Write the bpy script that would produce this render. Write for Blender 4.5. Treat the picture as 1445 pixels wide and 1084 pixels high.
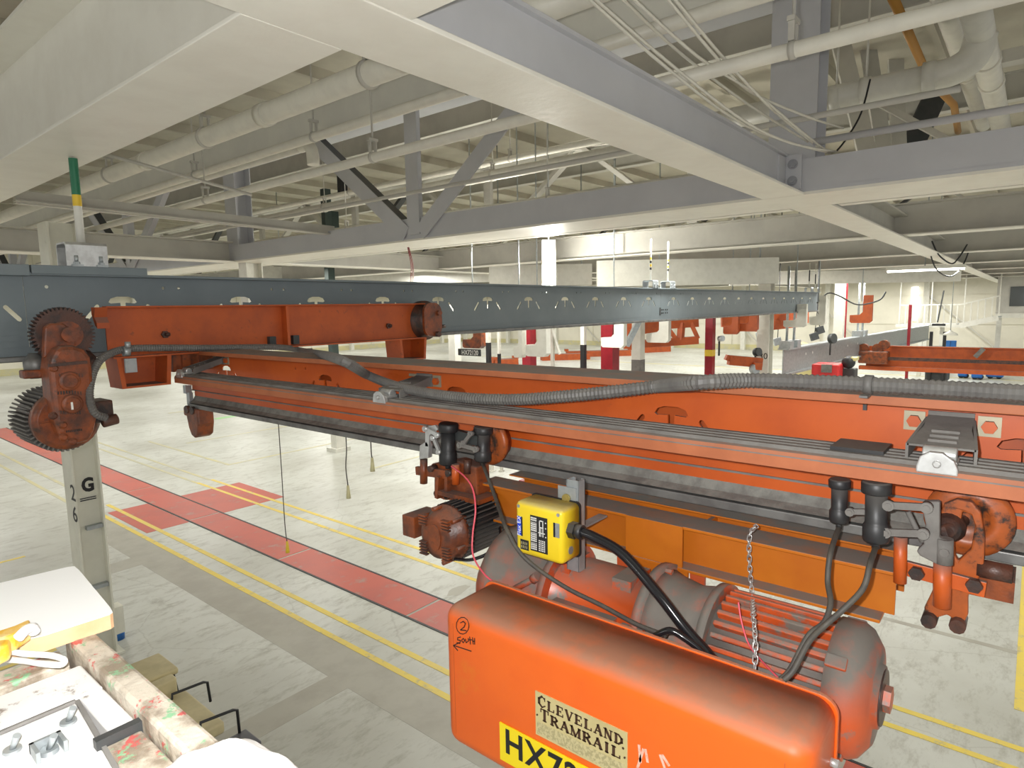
import bpy, bmesh, math, random
from mathutils import Vector, Matrix
from mathutils.geometry import tessellate_polygon
random.seed(7)
SC = bpy.context.scene
COL = SC.collection
for o in list(bpy.data.objects): bpy.data.objects.remove(o)

# ------------------------------------------------------------------ camera
IW, IH, FOC = 1445.0, 1084.0, 895.877
YAW, PITCH, ROLL = 0.689665218, 0.120668889, -0.017858772
HC = 4.5                                   # camera height above the floor
_fw = Vector((math.cos(YAW)*math.cos(PITCH), math.sin(YAW)*math.cos(PITCH), -math.sin(PITCH)))
_rt = Vector((math.sin(YAW), -math.cos(YAW), 0)); _up = _rt.cross(_fw)
CR = _rt*math.cos(ROLL) + _up*math.sin(ROLL)
CU = -_rt*math.sin(ROLL) + _up*math.cos(ROLL)
CF = _fw
cd = bpy.data.cameras.new('camera'); cam = bpy.data.objects.new('camera', cd); COL.objects.link(cam)
cd.sensor_fit = 'HORIZONTAL'; cd.sensor_width = 36.0; cd.lens = FOC/IW*36.0
cd.clip_start = 0.02; cd.clip_end = 400
cam.matrix_world = Matrix(((CR.x, CU.x, -CF.x, 0), (CR.y, CU.y, -CF.y, 0), (CR.z, CU.z, -CF.z, HC), (0, 0, 0, 1)))
SC.camera = cam

# ------------------------------------------------------------------ world, lights, exposure
SC.view_settings.view_transform = 'Standard'; SC.view_settings.look = 'None'
SC.view_settings.gamma = 1.0; SC.view_settings.use_curve_mapping = False
SC.view_settings.exposure = 0.0
wd = bpy.data.worlds.new('world'); SC.world = wd; wd.use_nodes = True
wd.node_tree.nodes['Background'].inputs[0].default_value = (1.0, 0.99, 0.965, 1)
wd.node_tree.nodes['Background'].inputs[1].default_value = 0.52
def lamp(name, kind, loc, energy, color=(1, 1, 1), size=1, size_y=None, rot=None, radius=.03):
    l = bpy.data.lights.new(name, kind); l.energy = energy; l.color = color
    o = bpy.data.objects.new(name, l); COL.objects.link(o); o.location = loc
    if kind == 'AREA':
        l.shape = 'RECTANGLE'; l.size = size; l.size_y = size_y or size
    else: l.shadow_soft_size = radius
    if rot: o.rotation_euler = rot
    return o
# the camera's own flash, left of and above the lens
lamp('camera_flash', 'POINT', Vector((0, 0, HC)) + CR*-.07 + CU*.05 + CF*.03, 225, (1.0, .99, .98), radius=.018)
# rows of ceiling lamps of the hall
for X in (10.8, 17, 23, 29, 35, 42, 50, 58):
    for Y in (-4, 5.3, 11, 17.5, 25, 34, 44, 55):
        lamp('hall_lamp', 'AREA', (X, Y, HC+1.30), 165 if X < 20 else 250, (1.0, .985, .925), .3, 2.4) if (X, Y) != (17, 5.3) else None
for (X, Y) in ((-4, -4), (4.6, -5), (-5, 5), (-5, 14), (4.6, 19), (-2, 23), (4.6, 28), (0, 36), (4.6, 46), (-3, 54)):
    lamp('hall_lamp', 'AREA', (X, Y, HC+1.30), 165, (1.0, .985, .925), .3, 2.4)

# ------------------------------------------------------------------ helpers
def ray(px, py): return CR*((px-IW/2)/FOC) - CU*((py-IH/2)/FOC) + CF
def at(ax, val, px, py):
    d = ray(px, py); i = 'xyz'.index(ax); return d*(val/d[i])
def GX(px, py, X): return at('x', X, px, py)
def GY(px, py, Y): return at('y', Y, px, py)
def GZ(px, py, Z): return at('z', Z, px, py)
def GD(px, py, D): return ray(px, py)*D
V = lambda *a: Vector(a)
ORG = {}
class MB:
    def __init__(s): s.v = []; s.f = []; s.sm = []
    def add(s, vs, fs, smooth=False):
        n = len(s.v); s.v += [Vector(p) for p in vs]
        for f in fs: s.f.append(tuple(i+n for i in f)); s.sm.append(smooth)
        return s
    def hexa(s, p):     # p: 8 points, bottom 4 ccw, top 4 ccw
        return s.add(p, [(0,3,2,1),(4,5,6,7),(0,1,5,4),(1,2,6,5),(2,3,7,6),(3,0,4,7)])
    def box(s, x0, x1, y0, y1, z0, z1):
        return s.hexa([(x0,y0,z0),(x1,y0,z0),(x1,y1,z0),(x0,y1,z0),(x0,y0,z1),(x1,y0,z1),(x1,y1,z1),(x0,y1,z1)])
    def obox(s, c, ax, ay, az):    # centre and three half-vectors
        c = Vector(c); ax, ay, az = Vector(ax), Vector(ay), Vector(az)
        return s.hexa([c-ax-ay-az, c+ax-ay-az, c+ax+ay-az, c-ax+ay-az, c-ax-ay+az, c+ax-ay+az, c+ax+ay+az, c-ax+ay+az])
    def bar(s, p0, p1, w, h, up=(0,0,1)):      # rectangular bar from p0 to p1
        p0, p1 = Vector(p0), Vector(p1); d = (p1-p0); L = d.length; d.normalize()
        u = Vector(up); a = d.cross(u)
        if a.length < 1e-4: a = d.cross(Vector((1,0,0)))
        a.normalize(); b = a.cross(d)
        return s.obox((p0+p1)/2, d*L/2, a*w/2, b*h/2)
    def prism(s, outer, ax, a, b, holes=(), smooth=False):
        def m(p, t):
            if ax == 'x': return Vector((t, p[0], p[1]))
            if ax == 'y': return Vector((p[0], t, p[1]))
            return Vector((p[0], p[1], t))
        loops = [list(outer)] + [list(h) for h in holes]
        flat = [p for l in loops for p in l]; n = len(flat)
        tri = tessellate_polygon([[Vector((p[0], p[1], 0)) for p in l] for l in loops])
        vs = [m(p, a) for p in flat] + [m(p, b) for p in flat]
        if holes: fs = [tuple(t) for t in tri] + [tuple(i+n for i in reversed(t)) for t in tri]
        else: fs = [tuple(range(n)), tuple(range(2*n-1, n-1, -1))]
        s.add(vs, fs)
        k = 0; side = []
        for l in loops:
            c = len(l)
            for i in range(c):
                j = (i+1) % c; side.append((k+i, k+j, k+j+n, k+i+n))
            k += c
        base = len(s.v)-2*n
        for f in side: s.f.append(tuple(i+base for i in f)); s.sm.append(smooth)
        return s
    def cyl(s, p0, p1, r0, r1=None, n=16, smooth=True, caps=True):
        r1 = r0 if r1 is None else r1
        return s.lathe(p0, Vector(p1)-Vector(p0), [(0, r0), (1, r1)], n, smooth, caps)
    def lathe(s, p0, d, prof, n=20, smooth=True, caps=True, up=None):   # prof: (t along d, radius)
        p0, d = Vector(p0), Vector(d); u = d.normalized()
        a = u.cross(Vector(up) if up else Vector((0,0,1)))
        if a.length < 1e-3: a = u.cross(Vector((0,1,0)))
        a.normalize(); b = a.cross(u)
        vs = []; fs = []
        for t, r in prof:
            for i in range(n):
                an = 2*math.pi*i/n; vs.append(p0+d*t+(a*math.cos(an)+b*math.sin(an))*r)
        for k in range(len(prof)-1):
            for i in range(n):
                j = (i+1) % n; fs.append((k*n+i, k*n+j, (k+1)*n+j, (k+1)*n+i))
        s.add(vs, fs, smooth)
        if caps:
            base = len(s.v)-len(vs)
            s.f.append(tuple(base+i for i in reversed(range(n)))); s.sm.append(False)
            s.f.append(tuple(base+(len(prof)-1)*n+i for i in range(n))); s.sm.append(False)
        return s
    def tube(s, path, r, n=8, sub=1, closed=False):
        P = [Vector(p) for p in path]
        if sub > 1: P = spline(P, sub)
        vs = []; fs = []; m = len(P); prev = None
        for k, p in enumerate(P):
            d = (P[min(k+1, m-1)]-P[max(k-1, 0)])
            d.normalize()
            if prev is None:
                a = d.cross(Vector((0,0,1)))
                if a.length < 1e-3: a = d.cross(Vector((1,0,0)))
            else: a = prev - d*prev.dot(d)
            a.normalize(); prev = a; b = d.cross(a)
            rr = r(k/(m-1)) if callable(r) else r
            for i in range(n):
                an = 2*math.pi*i/n; vs.append(p+(a*math.cos(an)+b*math.sin(an))*rr)
        for k in range(m-1):
            for i in range(n):
                j = (i+1) % n; fs.append((k*n+i, k*n+j, (k+1)*n+j, (k+1)*n+i))
        s.add(vs, fs, True); base = len(s.v)-len(vs)
        s.f.append(tuple(base+i for i in reversed(range(n)))); s.sm.append(False)
        s.f.append(tuple(base+(m-1)*n+i for i in range(n))); s.sm.append(False)
        return s
    def ball(s, c, r, n=12, sc=(1,1,1)):
        c = Vector(c); vs = []; fs = []; m = n//2
        for k in range(1, m):
            th = math.pi*k/m
            for i in range(n):
                an = 2*math.pi*i/n
                vs.append(c+Vector((math.sin(th)*math.cos(an)*sc[0], math.sin(th)*math.sin(an)*sc[1], math.cos(th)*sc[2]))*r)
        t = len(vs); vs += [c+Vector((0,0,r*sc[2])), c-Vector((0,0,r*sc[2]))]
        for k in range(m-2):
            for i in range(n):
                j = (i+1) % n; fs.append((k*n+i, (k+1)*n+i, (k+1)*n+j, k*n+j))
        for i in range(n):
            j = (i+1) % n; fs.append((t, i, j)); fs.append((t+1, (m-2)*n+j, (m-2)*n+i))
        return s.add(vs, fs, True)
    def ibeam(s, ax, c, lo, hi, zb, depth, width, tw=.015, tf=.02, topw=None):
        tw2 = width if topw is None else topw
        P = [(c-width/2, zb), (c+width/2, zb), (c+width/2, zb+tf), (c+tw/2, zb+tf), (c+tw/2, zb+depth-tf), (c+tw2/2, zb+depth-tf),
             (c+tw2/2, zb+depth), (c-tw2/2, zb+depth), (c-tw2/2, zb+depth-tf), (c-tw/2, zb+depth-tf), (c-tw/2, zb+tf), (c-width/2, zb+tf)]
        return s.prism(P, ax, lo, hi)
def spline(P, sub):
    out = []; n = len(P)
    for i in range(n-1):
        p0, p1, p2, p3 = P[max(i-1,0)], P[i], P[i+1], P[min(i+2,n-1)]
        for k in range(sub):
            t = k/sub
            out.append(.5*((2*p1)+(p2-p0)*t+(2*p0-5*p1+4*p2-p3)*t*t+(3*p1-p0-3*p2+p3)*t**3))
    out.append(P[-1]); return out
def rrect(x0, x1, y0, y1, r, n=5):
    P = []
    for cx, cy, a0 in ((x1-r, y1-r, 0), (x0+r, y1-r, 90), (x0+r, y0+r, 180), (x1-r, y0+r, 270)):
        for k in range(n+1):
            a = math.radians(a0+90*k/n); P.append((cx+r*math.cos(a), cy+r*math.sin(a)))
    return P
def disc(cx, cy, r, n=12, sy=1): return [(cx+r*math.cos(2*math.pi*k/n), cy+sy*r*math.sin(2*math.pi*k/n)) for k in range(n)]
def slot(ax, ay, bx, by, r, n=4):
    a = math.atan2(by-ay, bx-ax); P = []
    for k in range(n+1):
        t = a-math.pi/2+math.pi*k/n; P.append((bx+r*math.cos(t), by+r*math.sin(t)))
    for k in range(n+1):
        t = a+math.pi/2+math.pi*k/n; P.append((ax+r*math.cos(t), ay+r*math.sin(t)))
    return P
def mesh_of(mb, name, off):
    me = bpy.data.meshes.new(name)
    me.from_pydata([(p.x-off.x, p.y-off.y, p.z+HC-off.z) for p in mb.v], [], mb.f)
    bm = bmesh.new(); bm.from_mesh(me)
    for f, sm in zip(bm.faces, mb.sm): f.smooth = sm
    bmesh.ops.recalc_face_normals(bm, faces=bm.faces[:])
    bm.to_mesh(me); bm.free()
    return me
def build(name, mb, mat, parent=None, bev=0):
    if parent is None:
        xs = [p.x for p in mb.v]; ys = [p.y for p in mb.v]; zs = [p.z for p in mb.v]
        off = Vector(((min(xs)+max(xs))/2, (min(ys)+max(ys))/2, min(zs)+HC))
    else: off = ORG[parent.name]
    me = mesh_of(mb, name, off); me.materials.append(mat)
    o = bpy.data.objects.new(name, me); COL.objects.link(o); ORG[o.name] = off
    if parent is None: o.location = off
    else: o.parent = parent
    if bev:
        b = o.modifiers.new('bevel', 'BEVEL'); b.width = bev; b.segments = 2; b.limit_method = 'ANGLE'; b.angle_limit = math.radians(40)
    return o
def tag(o, label=None, cat=None, group=None, kind=None):
    if label: o['label'] = label
    if cat: o['category'] = cat
    if group: o['group'] = group
    if kind: o['kind'] = kind
    return o
def solo(name, mb, mat, label, cat, group=None, bev=0): return tag(build(name, mb, mat, None, bev), label, cat, group)
def struct(name, mb, mat): return tag(build(name, mb, mat), kind='structure')
def thing(name, label, cat, loc, group=None):
    o = bpy.data.objects.new(name, None); COL.objects.link(o); o.empty_display_size = .1
    o.location = (loc[0], loc[1], loc[2]+HC); ORG[o.name] = Vector(o.location)
    return tag(o, label, cat, group)
def text(s, size, origin, right, up, mat, parent, name='lettering', align='CENTER', ext=.0012, bold=0, sx=1.0, space=1.0):
    cu = bpy.data.curves.new('tmp', 'FONT'); cu.body = s; cu.size = size; cu.align_x = align; cu.align_y = 'CENTER'
    cu.space_character = space; cu.extrude = ext; cu.offset = bold; cu.resolution_u = 3
    to = bpy.data.objects.new('tmp', cu); COL.objects.link(to)
    bpy.context.view_layer.update()
    dg = bpy.context.evaluated_depsgraph_get()
    me = bpy.data.meshes.new_from_object(to.evaluated_get(dg)); bpy.data.objects.remove(to)
    r, u = Vector(right).normalized(), Vector(up).normalized(); nn = r.cross(u); og = Vector(origin)
    mb = MB(); mb.add([og+r*v.co.x*sx+u*v.co.y+nn*v.co.z for v in me.vertices], [tuple(p.vertices) for p in me.polygons])
    bpy.data.meshes.remove(me)
    return build(name, mb, mat, parent)
def hexbolt(mb, c, d, r=.012, h=.01, n=6):
    return mb.cyl(c, Vector(c)+Vector(d).normalized()*h, r, n=n, smooth=False)

# ------------------------------------------------------------------ materials
def srgb(r, g, b): return tuple(((c/255)/12.92 if c/255 <= .04045 else ((c/255+.055)/1.055)**2.4) for c in (r, g, b))
def M(name, c1, c2=None, rough=.5, metal=0, nscale=5, lo=.42, hi=.62, dust=0, dustc=(.16, .145, .13), bump=0, bscale=60, spots=None, sscale=14, slo=.62, shi=.7, emis=0, dlo=.35, dhi=.85, spots2=None):
    m = bpy.data.materials.new(name); m.use_nodes = True; nt = m.node_tree; N = nt.nodes; L = nt.links
    b = N['Principled BSDF']; b.inputs['Roughness'].default_value = rough; b.inputs['Metallic'].default_value = metal
    tc = N.new('ShaderNodeTexCoord'); out = None
    def noise(sc, det=6, ro=.6):
        n = N.new('ShaderNodeTexNoise'); n.inputs['Scale'].default_value = sc; n.inputs['Detail'].default_value = det; n.inputs['Roughness'].default_value = ro
        L.new(tc.outputs['Object'], n.inputs['Vector']); return n.outputs['Fac']
    def rng(src, a, bb, t0=0, t1=1):
        r = N.new('ShaderNodeMapRange'); r.inputs['From Min'].default_value = a; r.inputs['From Max'].default_value = bb
        r.inputs['To Min'].default_value = t0; r.inputs['To Max'].default_value = t1; L.new(src, r.inputs['Value']); return r.outputs['Result']
    def mix(fac, A, B):
        x = N.new('ShaderNodeMix'); x.data_type = 'RGBA'
        if isinstance(fac, float): x.inputs[0].default_value = fac
        else: L.new(fac, x.inputs[0])
        for i, c in ((6, A), (7, B)):
            if isinstance(c, tuple): x.inputs[i].default_value = (*c[:3], 1)
            else: L.new(c, x.inputs[i])
        return x.outputs[2]
    cur = tuple(c1)
    if c2 is not None: cur = mix(rng(noise(nscale), lo, hi), cur, tuple(c2))
    if spots is not None: cur = mix(rng(noise(sscale, 8, .7), slo, shi), cur, tuple(spots))
    if spots2 is not None: cur = mix(rng(noise(sscale*.8+3, 8, .7), 1-shi, 1-slo, 1, 0), cur, tuple(spots2))
    if dust:
        g = N.new('ShaderNodeNewGeometry'); sp = N.new('ShaderNodeSeparateXYZ'); L.new(g.outputs['Normal'], sp.inputs[0])
        f = rng(sp.outputs['Z'], dlo, dhi, 0, dust)
        mu = N.new('ShaderNodeMath'); mu.operation = 'MULTIPLY'; L.new(f, mu.inputs[0]); L.new(rng(noise(9), .25, .55, .55, 1), mu.inputs[1])
        cur = mix(mu.outputs[0], cur, dustc)
        rr = rng(mu.outputs[0], 0, 1, rough, .9); L.new(rr, b.inputs['Roughness'])
    if isinstance(cur, tuple): b.inputs['Base Color'].default_value = (*cur[:3], 1)
    else: L.new(cur, b.inputs['Base Color'])
    if bump:
        bp = N.new('ShaderNodeBump'); bp.inputs['Strength'].default_value = bump; bp.inputs['Distance'].default_value = .01
        L.new(noise(bscale, 4), bp.inputs['Height']); L.new(bp.outputs[0], b.inputs['Normal'])
    if emis:
        b.inputs['Emission Color'].default_value = (*c1[:3], 1); b.inputs['Emission Strength'].default_value = emis
    return m
GREYD = (.20, .185, .165)
m_or = M('orange_paint', (.58, .105, .013), (.50, .085, .012), .42, nscale=3, dust=.95, spots=(.30, .07, .03), sscale=9, slo=.66, shi=.78)
m_ory = M('amber_paint', (.52, .145, .005), (.47, .12, .005), .5, nscale=3, dust=.97, dustc=GREYD)
m_orbox = M('cover_paint', (.80, .135, .012), (.76, .12, .011), .38, nscale=2.5, dust=.8, dustc=(.30, .19, .13), spots=(.72, .20, .012), sscale=1.7, slo=.62, shi=.75)
m_orlip = M('faded_orange', (.44, .138, .055), (.38, .115, .045), .6, nscale=6, dust=.95, dustc=GREYD)
m_ordk = M('dull_orange', (.50, .095, .016), (.40, .075, .016), .5, nscale=4, dust=.9, spots=(.10, .04, .025), slo=.6, shi=.75)
m_rust = M('oily_rust', (.28, .066, .016), (.09, .033, .02), .38, nscale=9, lo=.4, hi=.65, spots=(.035, .025, .02), sscale=11, slo=.55, shi=.7, dust=.5, bump=.25, bscale=40)
m_yoke = M('greasy_orange_casting', (.45, .10, .018), (.26, .07, .02), .4, nscale=7, spots=(.03, .024, .02), sscale=7, slo=.52, shi=.60, dust=.5)
m_drum = M('wiped_orange_paint', (.62, .10, .02), (.54, .085, .018), .35, nscale=3, dust=.9, dustc=(.19, .165, .14), spots=(.19, .165, .14), sscale=4, slo=.56, shi=.62, dlo=.55, dhi=1.0)
m_rustdk = M('greasy_dark_rust', (.10, .04, .025), (.03, .022, .02), .42, nscale=10, bump=.3, bscale=50)
m_grime = M('dusty_grey_metal', (.20, .19, .175), (.14, .13, .12), .8, nscale=6, bump=.2, bscale=30)
m_hoist = M('dusty_hoist_paint', (.62, .10, .022), (.48, .075, .02), .42, nscale=3, dust=1.0, dustc=(.17, .155, .135), spots=(.20, .175, .15), sscale=5, slo=.50, shi=.58, dlo=-.05, dhi=.55)
m_rib = M('scuffed_rib_paint', (.60, .095, .02), (.42, .07, .02), .4, nscale=8, dust=.8, dustc=(.20, .17, .14), spots=(.19, .165, .14), sscale=9, slo=.54, shi=.64, dlo=.5, dhi=1.0)
m_groove = M('dust_filled_groove', (.19, .17, .15), (.15, .135, .12), .85, nscale=9)
m_steelrail = M('worn_rail_steel', (.22, .22, .21), (.15, .145, .14), .45, .4, nscale=8)
m_dustrail = M('pale_dust_on_steel', (.235, .235, .21), (.16, .155, .14), .85, nscale=14, bump=.3, bscale=40)
m_rail = M('blue_grey_paint', (.19, .225, .24), (.165, .20, .215), .45, nscale=1.5, dust=.3)
m_galv = M('galvanised_steel', (.42, .45, .46), (.34, .37, .38), .4, .5, nscale=12)
m_zinc = M('bright_zinc', (.62, .63, .62), (.5, .5, .49), .35, .6, nscale=15)
m_black = M('black_plastic', (.022, .022, .024), (.03, .03, .03), .45, dust=.75, dustc=(.15, .135, .12))
m_blk = M('black_paint', (.015, .015, .016), None, .5)
m_rubber = M('grey_cable_jacket', (.085, .075, .06), (.06, .055, .05), .6, nscale=20)
m_gloss = M('glossy_black_cable', (.012, .012, .014), None, .18)
m_flex = M('grey_flexible_conduit', (.15, .145, .135), (.12, .115, .11), .55, nscale=14, dust=.5, dustc=(.2, .18, .16))
m_yel = M('yellow_plastic', (.86, .64, .02), (.82, .60, .02), .35, nscale=4, dust=.75, dustc=(.42, .36, .22))
m_blue = M('blue_print', (.01, .06, .65), None, .4)
m_white = M('white_print', (.85, .85, .82), None, .5)
m_pink = M('pink_wire_jacket', (.75, .10, .14), None, .4)
m_cream = M('cream_steel_paint', (.86, .84, .755), (.82, .795, .71), .42, nscale=3, bump=.22, bscale=11)
m_creamflat = M('cream_wall_paint', (.72, .69, .58), (.66, .63, .53), .6, nscale=.6)
m_steel = M('pale_grey_steel_paint', (.58, .585, .61), (.54, .545, .57), .45, nscale=1.2, bump=.05, bscale=20)
m_bolt = M('shade_grey_bolt', (.36, .365, .39), None, .4)  # darker grey stands in for the shade lines around the clip bolts
m_steel2 = M('grey_beige_steel_paint', (.55, .535, .48), (.49, .475, .43), .5, nscale=1.5)
m_pipe = M('off_white_pipe_paint', (.76, .74, .65), (.70, .68, .60), .4, nscale=5)
m_joist = M('pale_joist_paint', (.70, .69, .62), (.65, .64, .58), .5, nscale=2)
m_deck = M('roof_deck_paint', (.50, .47, .38), (.44, .41, .33), .7, nscale=.8)
m_darkst = M('dark_steel', (.035, .04, .04), (.05, .05, .05), .5)
m_ochre = M('ochre_conduit', (.42, .20, .03), None, .45)
m_colm = M('column_paint', (.72, .71, .61), (.66, .65, .56), .45, nscale=2.5, spots=(.36, .34, .27), sscale=5, slo=.64, shi=.8)
m_redst = M('crimson_paint', (.30, .012, .022), (.24, .01, .02), .35)
m_yelst = M('safety_yellow_paint', (.80, .55, .04), (.72, .48, .04), .5)
m_wht = M('white_steel_paint', (.72, .71, .64), (.66, .65, .58), .4)
m_board = M('white_board_face', (.95, .95, .94), None, .5)
m_wood = M('pale_wood', (.70, .45, .26), (.62, .38, .2), .6, nscale=10)
m_tan = M('tan_vinyl', (.58, .50, .28), (.50, .43, .24), .55, dust=.2)
m_cloth = M('white_cloth', (.82, .81, .79), (.74, .73, .71), .9, nscale=25, bump=.3, bscale=60)
m_lift = M('worn_lift_paint', (.56, .50, .41), (.26, .21, .155), .5, nscale=14, lo=.45, hi=.6, spots=(.50, .10, .09), sscale=24, slo=.58, shi=.62, spots2=(.22, .42, .24), bump=.35, bscale=50)
m_liftg = M('green_lift_paint', (.10, .42, .22), (.16, .50, .28), .45, nscale=5, spots=(.55, .50, .40), sscale=12, slo=.56, shi=.62)
m_panel = M('pale_panel_paint', (.74, .73, .70), (.66, .65, .62), .45, nscale=4, spots=(.55, .08, .10), sscale=16, slo=.74, shi=.76)
m_plate = M('brass_nameplate', (.70, .60, .30), (.62, .52, .25), .35, .35, nscale=4)
m_brown = M('brown_print', (.06, .025, .012), None, .5)
m_signy = M('sign_yellow', (.85, .66, .01), None, .4)
m_ink = M('black_ink', (.01, .01, .012), None, .5)
m_tubel = M('lit_tube', (1.0, .98, .90), None, .4, emis=6)
m_bluep = M('blue_plastic', (.02, .16, .52), (.02, .12, .4), .4)
m_glass = M('window_daylight', (1.0, .99, .95), None, .4, emis=2.2)

# concrete floor
def floor_mat():
    m = M('sealed_concrete', (.58, .59, .54), (.40, .395, .34), .4, nscale=.30, lo=.38, hi=.72, spots=(.26, .245, .20), sscale=1.6, slo=.60, shi=.80)
    nt = m.node_tree; N = nt.nodes; L = nt.links; b = N['Principled BSDF']
    src = b.inputs['Base Color'].links[0].from_socket
    tc = N.new('ShaderNodeTexCoord'); mp = N.new('ShaderNodeMapping'); mp.inputs['Scale'].default_value = (1, 2.6, 1); mp.inputs['Rotation'].default_value = (0, 0, .5)
    L.new(tc.outputs['Object'], mp.inputs[0])
    n1 = N.new('ShaderNodeTexNoise'); n1.inputs['Scale'].default_value = 2.4; n1.inputs['Detail'].default_value = 9; n1.inputs['Roughness'].default_value = .75; L.new(mp.outputs[0], n1.inputs['Vector'])
    r1 = N.new('ShaderNodeMapRange'); r1.inputs['From Min'].default_value = .50; r1.inputs['From Max'].default_value = .72; r1.inputs['To Max'].default_value = .8; L.new(n1.outputs[0], r1.inputs['Value'])
    mx = N.new('ShaderNodeMix'); mx.data_type = 'RGBA'; L.new(r1.outputs[0], mx.inputs[0]); L.new(src, mx.inputs[6]); mx.inputs[7].default_value = (.27, .255, .20, 1)
    # worn scuffs: thin warped veins
    v = N.new('ShaderNodeTexVoronoi'); v.feature = 'DISTANCE_TO_EDGE'; v.inputs['Scale'].default_value = .55
    wv = N.new('ShaderNodeMix'); wv.data_type = 'RGBA'; wv.inputs[0].default_value = .12; L.new(tc.outputs['Object'], wv.inputs[6]); L.new(n1.outputs['Color'], wv.inputs[7]); L.new(wv.outputs[2], v.inputs['Vector'])
    r2 = N.new('ShaderNodeMapRange'); r2.inputs['From Min'].default_value = .0; r2.inputs['From Max'].default_value = .006; r2.inputs['To Min'].default_value = .28; r2.inputs['To Max'].default_value = 0; L.new(v.outputs['Distance'], r2.inputs['Value'])
    mx2 = N.new('ShaderNodeMix'); mx2.data_type = 'RGBA'; L.new(r2.outputs[0], mx2.inputs[0]); L.new(mx.outputs[2], mx2.inputs[6]); mx2.inputs[7].default_value = (.22, .2, .16, 1)
    L.new(mx2.outputs[2], b.inputs['Base Color'])
    return m
m_floor = floor_mat()
m_patch = M('grey_concrete_strip', (.41, .395, .335), (.36, .34, .285), .5, nscale=2)
m_line = M('worn_yellow_line', (.78, .60, .08), (.72, .56, .12), .5, nscale=3, spots=(.42, .38, .24), sscale=7, slo=.55, shi=.68)
m_linef = M('faded_yellow_line', (.58, .53, .28), (.50, .48, .34), .5, nscale=2)
m_redfl = M('red_floor_paint', (.52, .088, .05), (.45, .08, .05), .45, nscale=1.5, spots=(.36, .22, .17), sscale=3, slo=.56, shi=.72)
m_green = M('green_floor_line', (.30, .58, .24), None, .5)

# ================================================================== THE SETTING
FZ = -HC
fl = struct('floor', MB().box(-10, 66, -10, 64, FZ-.3, FZ), m_floor)
def fpatch(name, x0, x1, y0, y1, mat, h=.003):
    return build(name, MB().box(x0, x1, y0, y1, FZ, FZ+h), mat, fl)
U = 4.5
# red trench cover plates running away from the lift, with dark steel edges
ys = [-6, -2.4, 1.2, 4.9, 6.9, 10.4, 14.0, 17.6, 21.2, 24.8, 28.4, 32]
for a, b in zip(ys[:-1], ys[1:]):
    fpatch('trench_plate', 5.83, 6.50, a+.025, b-.025, m_redfl, .006)
fpatch('trench_edge', 5.79, 5.825, -6, 32, m_blk, .008); fpatch('trench_edge', 6.505, 6.54, -6, 32, m_blk, .008)
fpatch('plate_gap', 5.83, 6.50, -6, 32, m_patch, .002)
fpatch('red_pad', 4.93, 5.78, 13.9, 16.1, m_redfl); fpatch('red_pad', 6.55, 8.05, 13.9, 16.1, m_redfl)
# yellow lane lines
for x in (4.76, 5.12): fpatch('painted_line', x, x+.09, -6, 16.8, m_line, .004)
for x in (7.32, 7.70): fpatch('painted_line', x, x+.085, -6, 17, m_line, .004)
for x in (7.30, 7.66): fpatch('painted_line', x, x+.08, 17, 30, m_linef, .004)
for x in (4.60, 5.05): fpatch('painted_line', x, x+.09, 17.3, 40, m_linef, .004)
for (ya, yb, x0, x1) in ((9.95, 10.04, -4, 2.3), (11.0, 11.09, -4, 2.4), (14.4, 14.48, -3, 3)): fpatch('painted_line', x0, x1, ya, yb, m_line, .004)
fpatch('painted_line', 8.5, 14, -.20, -.08, m_line, .004); fpatch('painted_line', 8.5, 8.6, -6, -.2, m_line, .004)
for (x0, x1, y0, y1) in ((8.8, 13.5, 18.2, 18.3), (8.8, 8.9, 18.3, 24), (11.0, 16, 14.3, 14.4), (9.5, 14, 22.5, 22.6), (13.4, 13.5, 18.3, 26), (12, 20, 30, 30.15)):
    fpatch('painted_line', x0, x1, y0, y1, m_linef, .004)
fpatch('painted_line', 12.5, 24, 26.5, 26.9, m_green, .003)
for k, x in enumerate((30, 36, 44)): fpatch('painted_line', x, x+.5, -8, 40, M('far_red_line', (.55, .32, .24), None, .5) if k == 0 else m_linef, .003)
# darker poured strips in the slab
fpatch('concrete_strip', 4.20, 4.76, -6, 16, m_patch, .0015); fpatch('concrete_strip', -6, 4.2, 6.1, 6.5, m_patch, .0015)
fpatch('concrete_strip', 6.54, 12, 4.75, 4.90, m_patch, .0015); fpatch('concrete_strip', -6, 4.2, 12.2, 12.7, m_patch, .0015)
fpatch('concrete_strip', 5.2, 5.78, 4.8, 4.86, m_patch, .0015); fpatch('concrete_strip', 9.9, 10.0, -6, 3, m_patch, .0015)
for (x, y, a, b) in ((6.9, 6.9, .25, .12),):
    build('floor_stain', MB().prism([(x+a*(1+.25*random.uniform(-1, 1))*math.cos(t*.5236), y+b*(1+.3*random.uniform(-1, 1))*math.sin(t*.5236)) for t in range(12)], 'z', FZ, FZ+.0012), m_patch, fl)

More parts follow.
